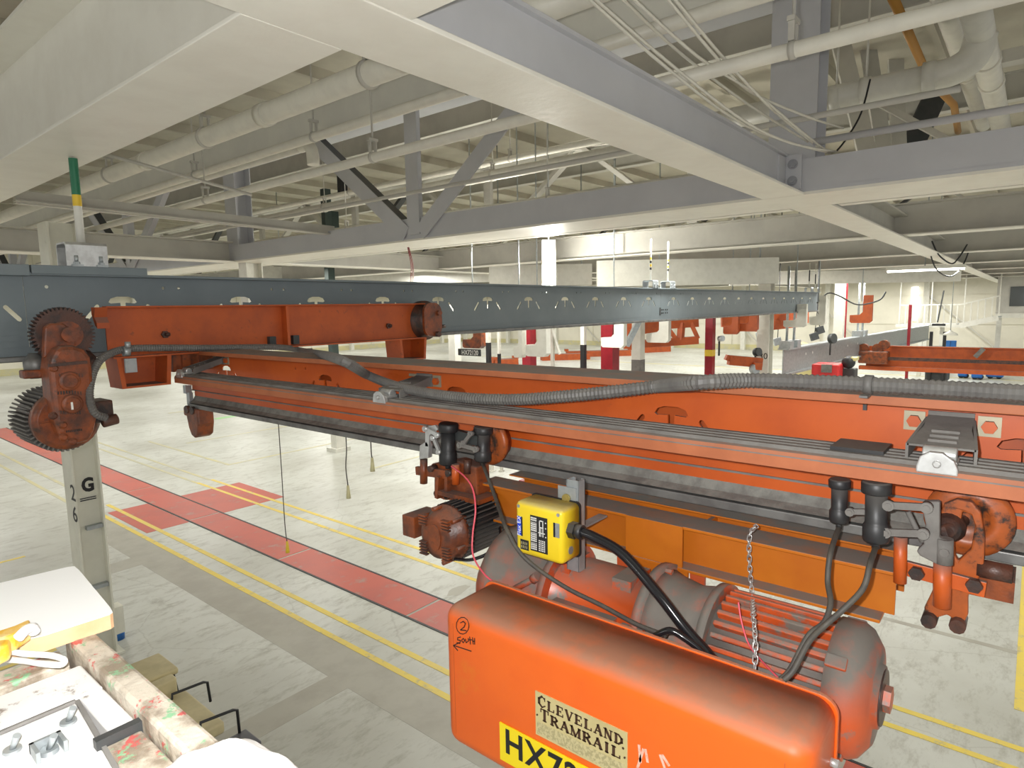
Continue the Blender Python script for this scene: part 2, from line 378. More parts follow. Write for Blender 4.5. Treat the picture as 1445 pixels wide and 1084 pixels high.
wr = struct('wall_right', MB().box(62, 62.3, -10, 64, FZ, 6), m_creamflat)
wl = struct('wall_left', MB().box(-10, 62, 60, 60.3, FZ, 6), m_creamflat)
for j in range(4):
    for i in range(9):
        build('wall_panel', MB().box(61.94, 62, -9+8*i, -1.12+8*i, FZ+.1+2.4*j, FZ+2.42+2.4*j), m_creamflat, wr)
        build('wall_panel', MB().box(-9+8*i, -1.12+8*i if i < 8 else 61.9, 59.94, 60, FZ+.1+2.4*j, FZ+2.42+2.4*j), m_creamflat, wl) if i < 9 else None
for i in range(10):
    build('wall_post', MB().box(61.5, 61.94, -8+7.4*i, -7.6+7.4*i, FZ, 6), m_wht, wr)
    build('wall_post', MB().box(-8+7.4*i if i < 9 else 58, -7.6+7.4*i if i < 9 else 58.4, 59.5, 59.94, FZ, 6), m_wht, wl)
for i in range(6):
    y = 2+9*i
    build('wall_brace', MB().bar((61.7, y, FZ+.4), (61.7, y+5, FZ+5), .1, .1), m_steel2, wr)
build('dado_band', MB().box(61.9, 61.95, -10, 60, FZ, FZ+.5), m_linef, wr); build('dado_band', MB().box(-10, 61.9, 59.9, 59.95, FZ, FZ+.5), m_linef, wl)

ZC = 4.7
ce = struct('ceiling', MB().box(-10, 66, -10, 64, ZC, ZC+.2), m_deck)
for i in range(24): build('roof_purlin', MB().box(-10, 60, -6+1.9*i, -5.9+1.9*i, ZC-.22, ZC), m_deck, ce)
for i in range(7): build('roof_girder', MB().ibeam('y', 4.6+6.1*i, -10, 60, ZC-.75, .55, .25), m_steel2, ce)

# ------------------------------------------------------------------ overhead beam grid (bottoms at ZB)
ZB = 1.12
def hbeam(name, ax, c, lo, hi, depth, width, mat, label, group=None, tf=.025, topw=None, zb=ZB, zo=0):
    t = thing(name, label, 'beam', ((lo+hi)/2, c, zb) if ax == 'x' else (c, (lo+hi)/2, zb), group)
    b = MB(); B = lambda a0, a1, z0, z1: (b.box(lo, hi, a0, a1, z0, z1) if ax == 'x' else b.box(a0, a1, lo, hi, z0, z1))
    B(c-width/2, c+width/2, zb+zo, zb+tf); build('bottom_flange', b, m_cream, t, .004)
    b = MB(); B(c-.012, c+.012, zb+tf, zb+depth); build('web', b, mat, t)
    tw = width if topw is None else topw
    if tw:
        b = MB(); B(c-tw/2, c+tw/2, zb+depth, zb+depth+tf); build('top_flange', b, mat, t)
    return t
# beam A, overhead on the near side, runs along Y and butts against beam X1 on both sides
hbeam('ceiling_beam', 'y', 1.57, -6, 1.96, .80, .46, m_cream, 'short cream ceiling beam stub on the other side of the wide crossing beam')
hbeam('ceiling_beam', 'y', 1.57, 2.41, 30, .80, .46, m_cream, 'long cream ceiling beam from which the green-tipped hanger rod drops', zo=.004)
xb = hbeam('ceiling_beam', 'x', 2.185, -6, 7.27, .41, .43, m_steel, 'wide cream ceiling beam with bluish web ending at the two-bolt angle clip', topw=.10)
cl = MB().box(7.02, 7.27, 2.155, 2.173, ZB+.09, ZB+.40); build('clip_plate', cl, m_steel, xb)
cl = MB().box(7.245, 7.27, 2.0, 2.165, ZB+.06, ZB+.42); cp = build('clip_angle', cl, m_steel, xb, .003)
for z in (ZB+.15, ZB+.32):
    b = MB().cyl((7.25, 2.085, z), (7.238, 2.085, z), .052, n=20); hexbolt(b, (7.239, 2.085, z), (-1, 0, 0), .042, .026); b.cyl((7.22, 2.085, z), (7.195, 2.085, z), .022, n=12)
    build('bolt', b, m_bolt, cp)
# B: truss with wide bottom chord
def truss(X0, X1, label, group, posts=True, depth=.37, top=3.3):
    t = thing('roof_truss', label, 'truss', ((X0+X1)/2, 10, ZB), group)
    build('chord_plate', MB().box(X0, X1, -6, 48, ZB, ZB+.03), m_cream, t)
    build('bottom_chord', MB().box(X0+.012, X1-.02, -6, 48, ZB+.03, ZB+depth), m_steel, t)
    build('chord_ledge', MB().box(X0+.004, X0+.012, -6, 48, ZB+.03, ZB+.065), m_steel, t)
    build('top_chord', MB().box(X0, X1-.3, -6, 48, top, top+.35), m_steel, t)
    if posts:
        for k in range(-1, 7):
            y = 2.13+6.02*k
            if k in (0, 2): build('truss_post', MB().box(X0+.05, X0+.07, y-.24, y+.24, ZB+depth, top).box(X0+.07, X0+.42, y-.012, y+.012, ZB+depth, top).box(X0+.42, X0+.44, y-.24, y+.24, ZB+depth, top), m_steel, t)
            else: build('truss_post', MB().box(X0-.02, X0-.005, y-.26, y-.06, ZB+.1, top).box(X0-.02, X0+.25, y-.06, y-.045, ZB+.1, top).box(X0-.015, X0, y-.04, y+.04, ZB+.1, top), m_steel, t)
            if k % 2 == 1 or k == -1:
                for s in (-1, 1):
                    p0 = V(X0-.02, y-.3*0+s*.18-.1, ZB+.12); p1 = V(X0-.02, y+s*2.9-.1, top)
                    d = (p1-p0).normalized(); n = V(1, 0, 0).cross(d)
                    b = MB().obox((p0+p1)/2, d*(p1-p0).length/2, n*.13, V(.012, 0, 0))
                    dg_ = build('diagonal', b, m_steel, t)
                    build('diagonal_web', MB().obox((p0+p1)/2+V(.13, 0, 0)+n*.10*s, d*(p1-p0).length/2, n*.012, V(.115, 0, 0)), m_darkst if s > 0 else m_steel, dg_)
    return t
truss(7.28, 8.24, 'wide cream-bottomed roof truss carrying the angle clip on its face', 'roof trusses')
b = MB()
for (ya, yb) in ((-6, 1.9), (2.45, 30)): b.box(8.45, 8.62, ya, yb, ZB+.02, ZB+.10)
solo('cable_trough', b, m_cream, 'narrow cream trough running just behind the bottom chord of the near truss', 'cable tray')
# X2 beyond B and further beams
hbeam('ceiling_beam', 'x', 2.16, 8.25, 58, .40, .45, m_steel2, 'cream ceiling beam running on from the far side of the near truss')
hbeam('ceiling_beam', 'x', 14.25, -6, 7.27, .42, .45, m_steel2, 'grey ceiling beam above the marked column, in front of the slanting grey tube')
hbeam('ceiling_beam', 'x', 14.25, 8.25, 58, .42, .45, m_steel2, 'cream ceiling beam running beyond the white post under the truss')
for k in range(6):
    X = 13.85+6.1*k
    lab = ['grey ceiling beam that the pair of striped hanger rods drop from', 'grey ceiling beam with the lit tube lamp under it',
           'far grey ceiling beams beyond the lit tube lamp'][min(k, 2)]
    t = hbeam('ceiling_beam', 'y', X, -6, 48, .55, .40, m_steel2, lab, 'far ceiling beams' if k > 1 else None, zb=ZB+.05)
for k in range(4):
    X = 13.6+12.2*k
    t = thing('roof_truss', 'distant grey roof truss with crossed diagonals and a dark web', 'truss', (X, 10, 2.2), 'distant roof trusses')
    for y in range(0, 45, 6):
        build('truss_post', MB().box(X, X+.12, y-.12, y+.12, ZB+.65, ZC-.7), m_steel2, t)
        build('diagonal', MB().bar((X, y+.2, ZB+.7), (X, y+2.9, ZC-.8), .1, .22, (1, 0, 0)), m_steel2, t)
        build('diagonal', MB().bar((X+.1, y+5.8, ZB+.7), (X+.1, y+3.0, ZC-.8), .1, .22, (1, 0, 0)), m_darkst if y % 12 == 0 else m_steel2, t)
    build('top_chord', MB().box(X-.1, X+.2, -6, 48, ZC-.9, ZC-.7), m_steel2, t)

# pipes running along Y above the beams
def pipe(label, X, z, r, ya, yb, mat=None, hang=(), group=None, coup=()):
    t = thing('overhead_pipe', label, 'pipe', (X, (ya+yb)/2, z-r), group)
    build('pipe_run', MB().cyl((X, ya, z), (X, yb, z), r, n=20), mat or m_pipe, t)
    for y in coup: build('coupling', MB().cyl((X, y-.06, z), (X, y+.06, z), r*1.13, n=20), mat or m_pipe, t)
    for y in hang:
        b = MB()
        b.lathe((X, y-.02, z), (0, .04, 0), [(0, r*1.0), (0, r*1.16), (1, r*1.16), (1, r*1.0)], 20, caps=False)
        b.box(X-.045, X-.03, y-.02, y+.02, z+r, z+r+.14); b.box(X+.03, X+.045, y-.02, y+.02, z+r, z+r+.14); b.box(X-.06, X+.06, y-.025, y+.025, z+r+.12, z+r+.15)
        b.cyl((X, y, z+r+.14), (X, y, ZC), .011, n=6)
        build('pipe_hanger', b, m_steel2, t)
    return t
pipe('thickest off-white overhead pipe behind the long cream beam', 3.7, 2.02, .105, -5, 30, hang=(4.6, 7.6, 10.6), coup=(6.3, 9.3))
b = MB().box(4.93, 4.97, -5, 34, 2.22, 2.60).box(4.97, 5.06, -5, 34, 2.22, 2.25).box(4.97, 5.06, -5, 34, 2.57, 2.60)
solo('ceiling_joist', b, m_joist, 'grey joist face between the thickest pipe and a hangered pipe', 'beam')
pipe('off-white hangered pipe just below the grey joist face', 4.75, 2.116, .055, -5, 30, hang=(1.2, 4.4, 7.0, 10.2))
t = pipe('off-white pipe ending in an elbow at the left truss diagonal', 5.3, 2.29, .075, 8.1, 30)
build('elbow', MB().tube([(5.3, 8.15, 2.29), (5.3, 7.98, 2.28), (5.3, 7.88, 2.19), (5.3, 7.86, 2.0)], .085, 14, 4), m_pipe, t)
pipe('off-white hangered pipe passing in front of the truss post', 4.6, 1.645, .05, -5, 26, hang=(1.35, 5.7, 9.6))
pipe('thin grey pipe running below the crossed far diagonals', 6.6, 1.72, .028, .6, 26, m_steel2)
pipe('grey tube lying just above the chord beside the angle clip', 7.1, 1.60, .035, -5, 1.85, m_steel)
pipe('slim off-white pipe beyond the near truss, lowest of three', 9.6, 1.95, .045, 3, 34, hang=(7, 13))
pipe('off-white pipe beyond the near truss, thickest of three', 10.4, 2.75, .11, 3, 34, hang=(9, 15))
pipe('off-white pipe beyond the near truss, topmost of three', 11.6, 3.35, .07, 3, 34, hang=(9.5, 15.5))
pipe('thick off-white drain pipe high behind the wires', 6.1, 3.05, .16, 2.6, 14, hang=(4.4,))
# pipes along X at the upper right
t = thing('drain_pipe', 'off-white drain pipe with a strapped elbow beside the orange conduit', 'pipe', (8.6, 1.2, 2.6))
a = GX(1168, 140, 8.6); e = GX(1318, 108, 8.6)
build('pipe_run', MB().cyl(a+V(0, 1.2, 0), e, .135, n=20), m_pipe, t)
build('elbow', MB().tube([e+V(0, .05, 0), e+V(0, -.18, .02), e+V(0, -.34, .12), e+V(0, -.40, .34)], .15, 18, 5), m_pipe, t)
build('coupling', MB().cyl(e+V(0, .1, 0), e+V(0, -.02, 0), .165, n=20), m_pipe, t)
for q in (1180, 1222):
    c = GX(q, 140 if q < 1200 else 128, 8.6); build('strap', MB().cyl(c+V(0, .05, 0), c+V(0, -.05, 0), .15, n=20).cyl(c+V(0, 0, .15), c+V(0, 0, 1.4), .012, n=6), m_pipe, t)
z0 = 2.75
for (q0, q1, r, lab, mt) in (((1372, 10), (1412, 166), .13, 'thick off-white pipe with two collars crossing overhead beside the drain elbow', m_pipe), ((1340, 20), (1378, 150), .11, 'off-white pipe tucked behind the thick collared pipe', m_pipe)):
    p0 = GZ(*q0, z0); p1 = GZ(*q1, z0); p1.y = p0.y = (p0.y+p1.y)/2
    t = thing('overhead_pipe', lab, 'pipe', (p1.x, p1.y, z0-.1))
    build('pipe_run', MB().cyl(p0+V(-2, 0, 0), p1+V(1.5, 0, 0), r, n=20), mt, t)
    for k in (.35, .55): build('coupling', MB().cyl(p0.lerp(p1, k), p0.lerp(p1, k)+V(.12, 0, 0), r*1.12, n=20), mt, t)
    z0 += .35
P0 = GZ(1248, -30, 3.0); P1 = GZ(1311, 112, 3.0); P2 = GD(1346, 148, P1.dot(CF)+.8); P3 = GD(1352, 186, P1.dot(CF)+2.2)
solo('orange_conduit', MB().tube([P0, P1, P2, P3], .05, 10), m_ochre, 'ochre orange conduit with a bend beside the drain elbow', 'conduit')
# slanting bracing behind upper right
for (q0, q1, D, w, mt, lab) in (((1172, 0), (1222, 210), 11.5, .34, m_steel2, 'wide pale diagonal brace behind the strapped drain pipe'), ((1262, 30), (1268, 205), 12.5, .3, m_steel2, 'pale upright brace behind the drain pipe elbow'), ((1340, 90), (1290, 200), 13, .45, m_darkst, 'dark slanting brace below the drain elbow'), ((1215, 0), (1245, 200), 12, .3, m_steel2, 'narrow pale brace beside the wide diagonal brace')):
    p0, p1 = GD(*q0, D), GD(*q1, D); p0 = p0+(p0-p1)*.3; p1 = p1+(p1-p0)*.12
    b = MB().bar(p0, p1, w, .05, CF); b.bar(p0+CF*.1, p1+CF*.1, .03, .2, CF)
    solo('roof_brace', b, mt, lab, 'brace')
# slanting grey tube at left and thin rods
p0, p1 = GY(22, 277, 8.0), GX(480, 330, 5.6)
b = MB().bar(GY(20, 278, 10.5), GY(470, 326, 10.5), .10, .17); b.bar(GY(20, 283, 10.45), GY(470, 331, 10.45), .14, .02)
solo('grey_channel', b, m_steel2, 'slanting grey channel crossing behind the green-tipped hanger rod', 'channel')
b = MB().tube([GY(150, 218, 8), GY(355, 275, 8)], .02, 6)
solo('thin_rod', b, m_steel2, 'thin grey rod slanting down across the overhead pipes', 'rod')
t = thing('lift_mast', 'dark green steel mast with two black boxes, standing behind the blue-grey rail', 'mast', GZ(478, 636, FZ))
m_dkgreen = M('dark_green_paint', (.03, .05, .045), (.04, .06, .05), .5)
a = GZ(478, 636, FZ); c = GD(475, 297, a.dot(CF)); DM = a.dot(CF)
build('base_plate', MB().box(a.x-.28, a.x+.28, a.y-.25, a.y+.25, FZ, FZ+.12), m_wht, t)
build('mast_foot', MB().box(a.x-.17, a.x+.17, a.y-.15, a.y+.15, FZ+.12, FZ+1.0), m_wht, t)
build('mast_post', MB().box(a.x-.12, a.x+.12, a.y-.1, a.y+.1, FZ+1.0, c.z+.5), m_dkgreen, t)
a = GD(485, 262, DM-.15); build('black_box', MB().box(a.x-.18, a.x+.1, a.y-.1, a.y+.1, a.z-.3, a.z+.3), m_blk, t, .01)
a = GD(472, 310, DM-.15); build('black_box', MB().box(a.x-.16, a.x+.1, a.y-.1, a.y+.1, a.z-.25, a.z+.25), m_dkgreen, t, .01)
# wires drooping to the clip
wl_ = [([(822, -10), (940, 95), (1040, 170), (1110, 200), (1172, 216)], 6.6), ([(830, -10), (948, 92), (1052, 172), (1120, 203), (1180, 214)], 6.6), ([(870, -10), (960, 75), (1060, 150), (1140, 200)], 6.7),
       ([(935, -10), (1010, 80), (1060, 130), (1140, 165), (1190, 181)], 6.9), ([(945, -10), (1015, 75), (1075, 140), (1110, 172), (1160, 212)], 6.9), ([(885, -10), (985, 80), (1070, 135), (1130, 185), (1165, 212)], 6.8), ([(1228, 112), (1215, 160), (1195, 195), (1180, 214)], 7.0)]
for i, (q, D) in enumerate(wl_):
    n_ = len(q)
    solo('slack_wire', MB().tube([GD(x, y, (3.9+(6.62-3.9)*(k/(n_-1))**1.2) if i < 6 else D) for k, (x, y) in enumerate(q)], .011 if i < 6 else .010, 6, 6), m_pipe if i < 6 else m_blk,
         'thin grey wire drooping to the clip at the truss' if i < 6 else 'short black wire hanging from the drain pipe strap', 'wire', 'wires drooping to the clip' if i < 6 else None)
# tube lamps of the hall that show
def tubelamp(p, L, lab, ax='y'):
    t = thing('tube_lamp', lab, 'lamp', p)
    d = V(0, L/2, 0) if ax == 'y' else V(L/2, 0, 0)
    n = V(.11, 0, 0) if ax == 'y' else V(0, .11, 0)
    build('lamp_housing', MB().obox(p+V(0, 0, .06), d, n, V(0, 0, .04)), m_wht, t)
    build('drop_rod', MB().cyl(p+V(0, 0, .08), V(p.x, p.y, ZC), .015, n=6), m_galv, t)
    build('lit_tube', MB().cyl(p-d*.97, p+d*.97, .035, n=10), m_tubel, t)
    l = lamp('tube_and_carrier_light', 'AREA', (p.x, p.y, p.z+HC-.06), 120, (1, .97, .88), .2, L)
    if ax == 'x': l.rotation_euler = (0, 0, math.pi/2)
tubelamp(GD(1305, 381, 17), 1.8, 'lit tube lamp under the far grey beam near the crossing')
p = GD(775, 386, 15); t = thing('tube_lamp', 'upright pair of dazzling lit tubes behind the blue-grey rail', 'lamp', p-V(0, 0, .5))
for k in (-1, 1): build('lit_tube', MB().cyl(p+CR*.06*k-V(0, 0, .7), p+CR*.06*k+V(0, 0, .3), .045, n=10), m_tubel, t)
build('drop_rod', MB().cyl(p+CF*.12+V(0, 0, .7), p+CF*.12+V(0, 0, ZC-p.z), .02, n=6), m_galv, t)
build('lamp_housing', MB().obox(p+CF*.12, CR*.16, CF*.03, V(0, 0, .8)), m_wht, t)
lamp('tube_and_carrier_light', 'POINT', p+V(0, 0, HC)-CF*.2, 420, (1, .97, .88), radius=.2)
lamp('tube_and_carrier_light', 'POINT', GD(745, 450, 12)+V(0, 0, HC)+CF*-.6, 60, (1, .97, .88), radius=.2)  # bare point lamp in front of the white carriers, no tube built here
# white fascia panels under the grid behind the rail
for (q0, q1, D, lab) in (((362, 375), (700, 402), 25, 'long white fascia panel behind the lift mast'), ((842, 368), (1098, 402), 16.5, 'white fascia panel behind the striped hanger rods'), ((1030, 385), (1355, 401), 24, 'beige fascia panel under the lit tube lamp'), ((690, 375), (835, 402), 19, 'shaded fascia panel beside the dazzling tubes')):
    a, c = GD(*q0, D), GD(q1[0], q0[1]+(.0 if True else 0), D)
    zlo = GD(q0[0], q1[1], D).z
    c2 = V(c.x, c.y, 0); a2 = V(a.x, a.y, 0); n = (c2-a2).normalized().cross(V(0, 0, 1))*.06
    b = MB().hexa([a2+n+V(0,0,zlo-.05), c2+n+V(0,0,zlo-.05), c2-n+V(0,0,zlo-.05), a2-n+V(0,0,zlo-.05), a2+n+V(0,0,a.z), c2+n+V(0,0,a.z), c2-n+V(0,0,a.z), a2-n+V(0,0,a.z)])
    t = thing('fascia_panel', lab, 'panel', V((a.x+c.x)/2, (a.y+c.y)/2, zlo))
    build('panel_sheet', b, m_wht, t)
    for f_ in (.1, .9): p_ = a2.lerp(c2, f_); build('panel_rod', MB().cyl(p_+V(0, 0, a.z-.02), p_+V(0, 0, ZC), .02, n=6), m_galv, t)

# ------------------------------------------------------------------ columns
def hcol(label, x0, x1, y0, y1, ztop, group=None):
    t = thing('steel_column', label, 'column', ((x0+x1)/2, (y0+y1)/2, FZ), group)
    build('flange', MB().box(x0, x0+.025, y0, y1, FZ+.03, ztop), m_colm, t, .004); build('flange', MB().box(x1-.025, x1, y0, y1, FZ+.03, ztop), m_colm, t, .004)
    build('web', MB().box(x0+.025, x1-.025, y0+.10, y1-.10, FZ+.03, ztop), m_colm, t)
    build('base_plate', MB().box(x0-.06, x1+.06, y0-.06, y1+.06, FZ, FZ+.03), m_colm, t)
    return t
cg = hcol('cream column stencilled with a black letter and the number 26', 2.47, 2.79, 9.2, 9.55, ZB)
f0 = GY(124, 685, 9.297)
text('G', .24, (f0.x, 9.297, f0.z), (1, 0, 0), (0, 0, 1), m_ink, cg, bold=.011, sx=.8)
for q, s in (((103, 697), '2'), ((106, 727), '6')):
    p = GX(*q, 2.469)
    text(s, .29, (2.468, p.y, p.z), (0, -1, 0), (0, 0, 1), m_ink, cg, sx=1.25, bold=.002)
a = GY(116, 707, 9.29); build('stamp_bar', MB().box(a.x-.02, a.x+.16, 9.29, 9.301, a.z-.008, a.z+.004).box(a.x-.02, a.x+.16, 9.29, 9.301, a.z+.02, a.z+.03), m_ink, cg)
for zz in (-2.75, -3.55): build('pipe_clamp', MB().box(2.58, 2.76, 9.22, 9.31, zz, zz+.05), m_galv, cg)
build('conduit_box', MB().box(2.795, 2.9, 9.22, 9.4, FZ+.25, FZ+.62).cyl((2.80, 9.27, FZ+.6), (2.80, 9.27, FZ+1.6), .012, n=6), m_colm, cg)
solo('blue_jug', MB().lathe((2.93, 9.62, FZ), (0, 0, .34), [(0, .08), (.7, .085), (.85, .05), (1, .03)], 16), m_bluep, 'blue jug standing at the foot of the column stencilled 26', 'jug')
c = GD(1080, 500, 19)
c30 = hcol('far white column stencilled with the number 30', c.x-.2, c.x+.22, c.y-.15, c.y+.2, ZB)
for ch in c30.children: ch.data.materials[0] = m_wht
p = GX(1077, 503, c.x-.203); text('30', .26, (c.x-.203, p.y, p.z), (0, -1, 0), (0, 0, 1), m_ink, c30)
hp = thing('hanging_post', 'short white post hanging under the truss at the grey crossing beam', 'post', (7.75, 14.2, -.3))
build('flange', MB().box(7.55, 7.575, 14.05, 14.4, -.3, ZB), m_wht, hp); build('flange', MB().box(7.925, 7.95, 14.05, 14.4, -.3, ZB), m_wht, hp); build('web', MB().box(7.575, 7.925, 14.2, 14.22, -.3, ZB), m_wht, hp)

# ================================================================== BLUE-GREY RUNWAY RAIL (along X at Y = 5.42)
YR = 5.42
HX = [1.0, 1.9, 2.84, 3.6, 4.42, 5.24, 6.11, 6.96, 7.84, 8.68, 9.58, 10.48] + [11.5+.87*k for k in range(12)]
def thole(c, z, k=1.0):
    # mushroom head with stem, plus two splayed slots
    head = [(c-.10*k, z-.045*k), (c-.085*k, z-.018*k), (c-.04*k, z-.003*k), (c+.04*k, z-.003*k), (c+.085*k, z-.018*k), (c+.10*k, z-.045*k), (c+.085*k, z-.055*k), (c+.02*k, z-.05*k),
            (c+.016*k, z-.145*k), (c, z-.158*k), (c-.016*k, z-.145*k), (c-.02*k, z-.05*k), (c-.085*k, z-.055*k)]
    return [head, slot(c-.175*k, z-.075*k, c-.245*k, z-.16*k, .015*k), slot(c+.175*k, z-.075*k, c+.245*k, z-.16*k, .015*k)]
t = thing('runway_rail', 'long blue-grey runway rail with T-shaped slots carrying the orange end truck', 'rail', (10, YR, -.30))
J0 = 1.285
for (x0, x1) in ((-2.5, J0-.002), (J0+.002, 10.95), (10.955, 21.9)):
    holes = []
    for c in HX:
        if x0+.27 < c < x1-.27:
            holes += thole(c, .135)
        for d in (.30, .42):
            if x0+.06 < c+d < x1-.06: holes.append(disc(c+d, .20, .013, 8))
    build('rail_web', MB().prism([(x0, -.27), (x1, -.27), (x1, .275), (x0, .275)], 'y', YR-.006, YR+.006, holes), m_rail, t)
build('top_flange', MB().box(-2.5, 21.9, YR-.10, YR+.10, .275, .295), m_rail, t, .003)
build('splice_plate', MB().box(-2.5, J0+.02, YR-.115, YR+.10, .270, .345).box(J0+.03, 2.05, YR-.115, YR+.10, .285, .345), m_rail, t, .003)
build('rail_head', MB().box(-2.5, 21.9, YR-.010, YR+.010, -.30, -.22).box(-2.5, 21.9, YR-.012, YR-.006, -.225, -.218), m_rail, t)
build('running_flange', MB().box(-2.5, 21.9, YR-.075, YR+.075, -.315, -.278), m_steelrail, t, .008)
b = MB()
for z in (-.07, -.155):
    b.prism(slot(.9, z, 1.22, z, .018), 'y', YR-.012, YR-.006)
build('splice_bar', b, m_rail, t)
b = MB().box(10.90, 10.955, YR-.012, YR-.006, -.20, -.06)
for x in (10.99, 11.05, 11.14, 11.22):
    for z in (-.10, -.16): hexbolt(b, (x, YR-.006, z), (0, -1, 0), .014, .012)
build('splice_bolts', b, m_darkst, t)

def hanger(x, label, rods, big=False, ztop=ZB, tape=None):
    t = thing('rail_hanger', label, 'hanger', (x, YR, .295))
    s = 1.0 if big else .8
    z0 = .345 if big else .297
    # folded channel sitting on the rail
    b = MB(); w = .13*s; h = .17*s; L = .105
    x0 = x
    b.prism([(YR-L, z0), (YR-L, z0+h-.02), (YR-L+.02, z0+h), (YR+L-.02, z0+h), (YR+L, z0+h-.02), (YR+L, z0), (YR+L-.012, z0), (YR+L-.012, z0+h-.03), (YR+L-.03, z0+h-.012), (YR-L+.03, z0+h-.012), (YR-L+.012, z0+h-.03), (YR-L+.012, z0)], 'x', x0-w, x0+w)
    build('hanger_channel', b, m_zinc if big else m_galv, t)
    for dx in (-.06, .07):
        b = MB(); hexbolt(b, (x+dx*s*1.2, YR-L-.002, z0), (0, 0, 1), .022*s, .03); b.cyl((x+dx*s*1.2, YR-L-.002, z0+.03), (x+dx*s*1.2, YR-L-.002, z0+.075), .013*s, n=8); b.box(x+dx*s*1.2-.035*s, x+dx*s*1.2+.035*s, YR-L-.03, YR-L, z0-.003, z0+.012)
        build('bolt', b, m_galv, t)
    for dx in rods:
        r = build('hanger_rod', MB().cyl((x+dx, YR, z0+h-.01), (x+dx, YR, ztop), .028 if big else .016, n=12), m_wht, t)
        for (za, zb_, mm) in (tape or []):
            build('tape_band', MB().cyl((x+dx, YR, za), (x+dx, YR, zb_), .0295 if big else .0175, n=12, caps=False), mm, r)
m_gtape = M('green_tape', (.02, .16, .08), None, .4)
hanger(1.66, 'white hanger channel with a thick green-tipped rod on the blue-grey rail', (0,), True, ZB, [(.86, ZB-.005, m_gtape), (.78, .86, m_yelst)])
stripes = [(.62+.06*k, .66+.06*k, m_yelst if k % 2 else m_blk) for k in range(4)]
hanger(10.55, 'paired hangers with striped rods midway along the blue-grey rail', (0,), False, 1.17, stripes)
hanger(11.25, 'second paired hanger with striped rod midway along the blue-grey rail', (0,), False, 1.17, stripes)
hanger(20.9, 'hanger with dark rod near the far end of the blue-grey rail', (0,), False, 1.17, [(.62, .95, m_blk)])
hanger(21.6, 'outermost hanger at the far end of the blue-grey rail', (0,), False, 1.17, [(.55, .85, m_blk)])

# ================================================================== ORANGE END TRUCK on the rail
YT = 5.22
tr = thing('end_truck', 'orange end truck with gear drive riding along the blue-grey rail', 'crane truck', (3.1, YT, -.4))
build('side_plate', MB().box(1.70, 4.76, YT-.006, YT+.006, -.31, .05), m_ordk, tr)
build('top_lip', MB().box(1.69, 4.78, YT-.08, YT+.006, .045, .058), m_ordk, tr, .003)
build('lip_end', MB().prism([(YT-.08, .05), (YT+.0, .05), (YT-.0, .0), (YT-.05, -.08), (YT-.09, -.1), (YT-.085, -.06), (YT-.05, -.02)], 'x', 1.62, 1.70), m_ordk, tr)
build('bottom_flange', MB().box(1.70, 4.76, YT-.10, YT+.01, -.322, -.308), m_ordk, tr, .002)
build('stiffener', MB().box(3.10, 3.125, YT-.09, YT-.006, -.308, .045), m_ordk, tr)
for x in (2.98, 3.21): build('clip', MB().box(x-.03, x+.03, YT-.05, YT-.006, -.30, -.22), m_darkst, tr)
for q in ((232, 472), (547, 460)):
    p = GY(*q, YT); b = MB(); hexbolt(b, (p.x, YT-.006, p.z), (0, -1, 0), .03, .02); b.cyl((p.x, YT-.02, p.z), (p.x+.02, YT-.045, p.z), .015, n=8)
    build('bolt', b, m_rustdk, tr)
for x0 in (1.74, 4.40):   # U-shaped hanging brackets
    b = MB().box(x0, x0+.34, YT-.10, YT+.14, -.545, -.53)
    b.hexa([(x0, YT-.10, -.53), (x0+.03, YT-.10, -.53), (x0+.03, YT+.14, -.53), (x0, YT+.14, -.53), (x0-.02, YT-.10, -.32), (x0+.01, YT-.10, -.32), (x0+.01, YT+.14, -.32), (x0-.02, YT+.14, -.32)])
    b.hexa([(x0+.31, YT-.10, -.53), (x0+.34, YT-.10, -.53), (x0+.34, YT+.14, -.53), (x0+.31, YT+.14, -.53), (x0+.33, YT-.10, -.32), (x0+.36, YT-.10, -.32), (x0+.36, YT+.14, -.32), (x0+.33, YT+.14, -.32)])
    b.box(x0+.0, x0+.34, YT+.12, YT+.14, -.53, -.32)
    build('hanging_bracket', b, m_ordk, tr)
b = MB().box(2.14, 2.46, YT-.02, YT+.25, -.46, -.32).box(2.2, 2.26, YT-.05, YT-.02, -.44, -.32).box(2.34, 2.40, YT-.05, YT-.02, -.44, -.32).cyl((2.3, YT+.1, -.50), (2.3, YT+.1, -.40), .08)
build('suspension_block', b, m_rust, tr)
# end wheel at the right
p = GY(598, 470, YT+.02)
b = MB().lathe((p.x, YT-.14, -.13), (0, .22, 0), [(0, .05), (0, .12), (.15, .17), (.5, .18), (.55, .215), (.9, .215), (1, .17)], 28)
build('end_wheel', b, m_rustdk, tr)
b = MB().prism(rrect(p.x-.16, p.x+.10, -.30, .06, .1), 'y', YT-.17, YT-.14); b.cyl((p.x+.05, YT-.2, -.05), (p.x+.05, YT-.15, -.05), .03, n=8)
build('wheel_yoke', b, m_rust, tr)
build('yoke_bolt', MB().cyl((p.x+.02, YT-.21, -.28), (p.x+.02, YT-.1, -.28), .03, n=8).cyl((p.x+.1, YT-.15, -.2), (p.x+.16, YT-.15, -.2), .02, n=8), m_rustdk, tr)
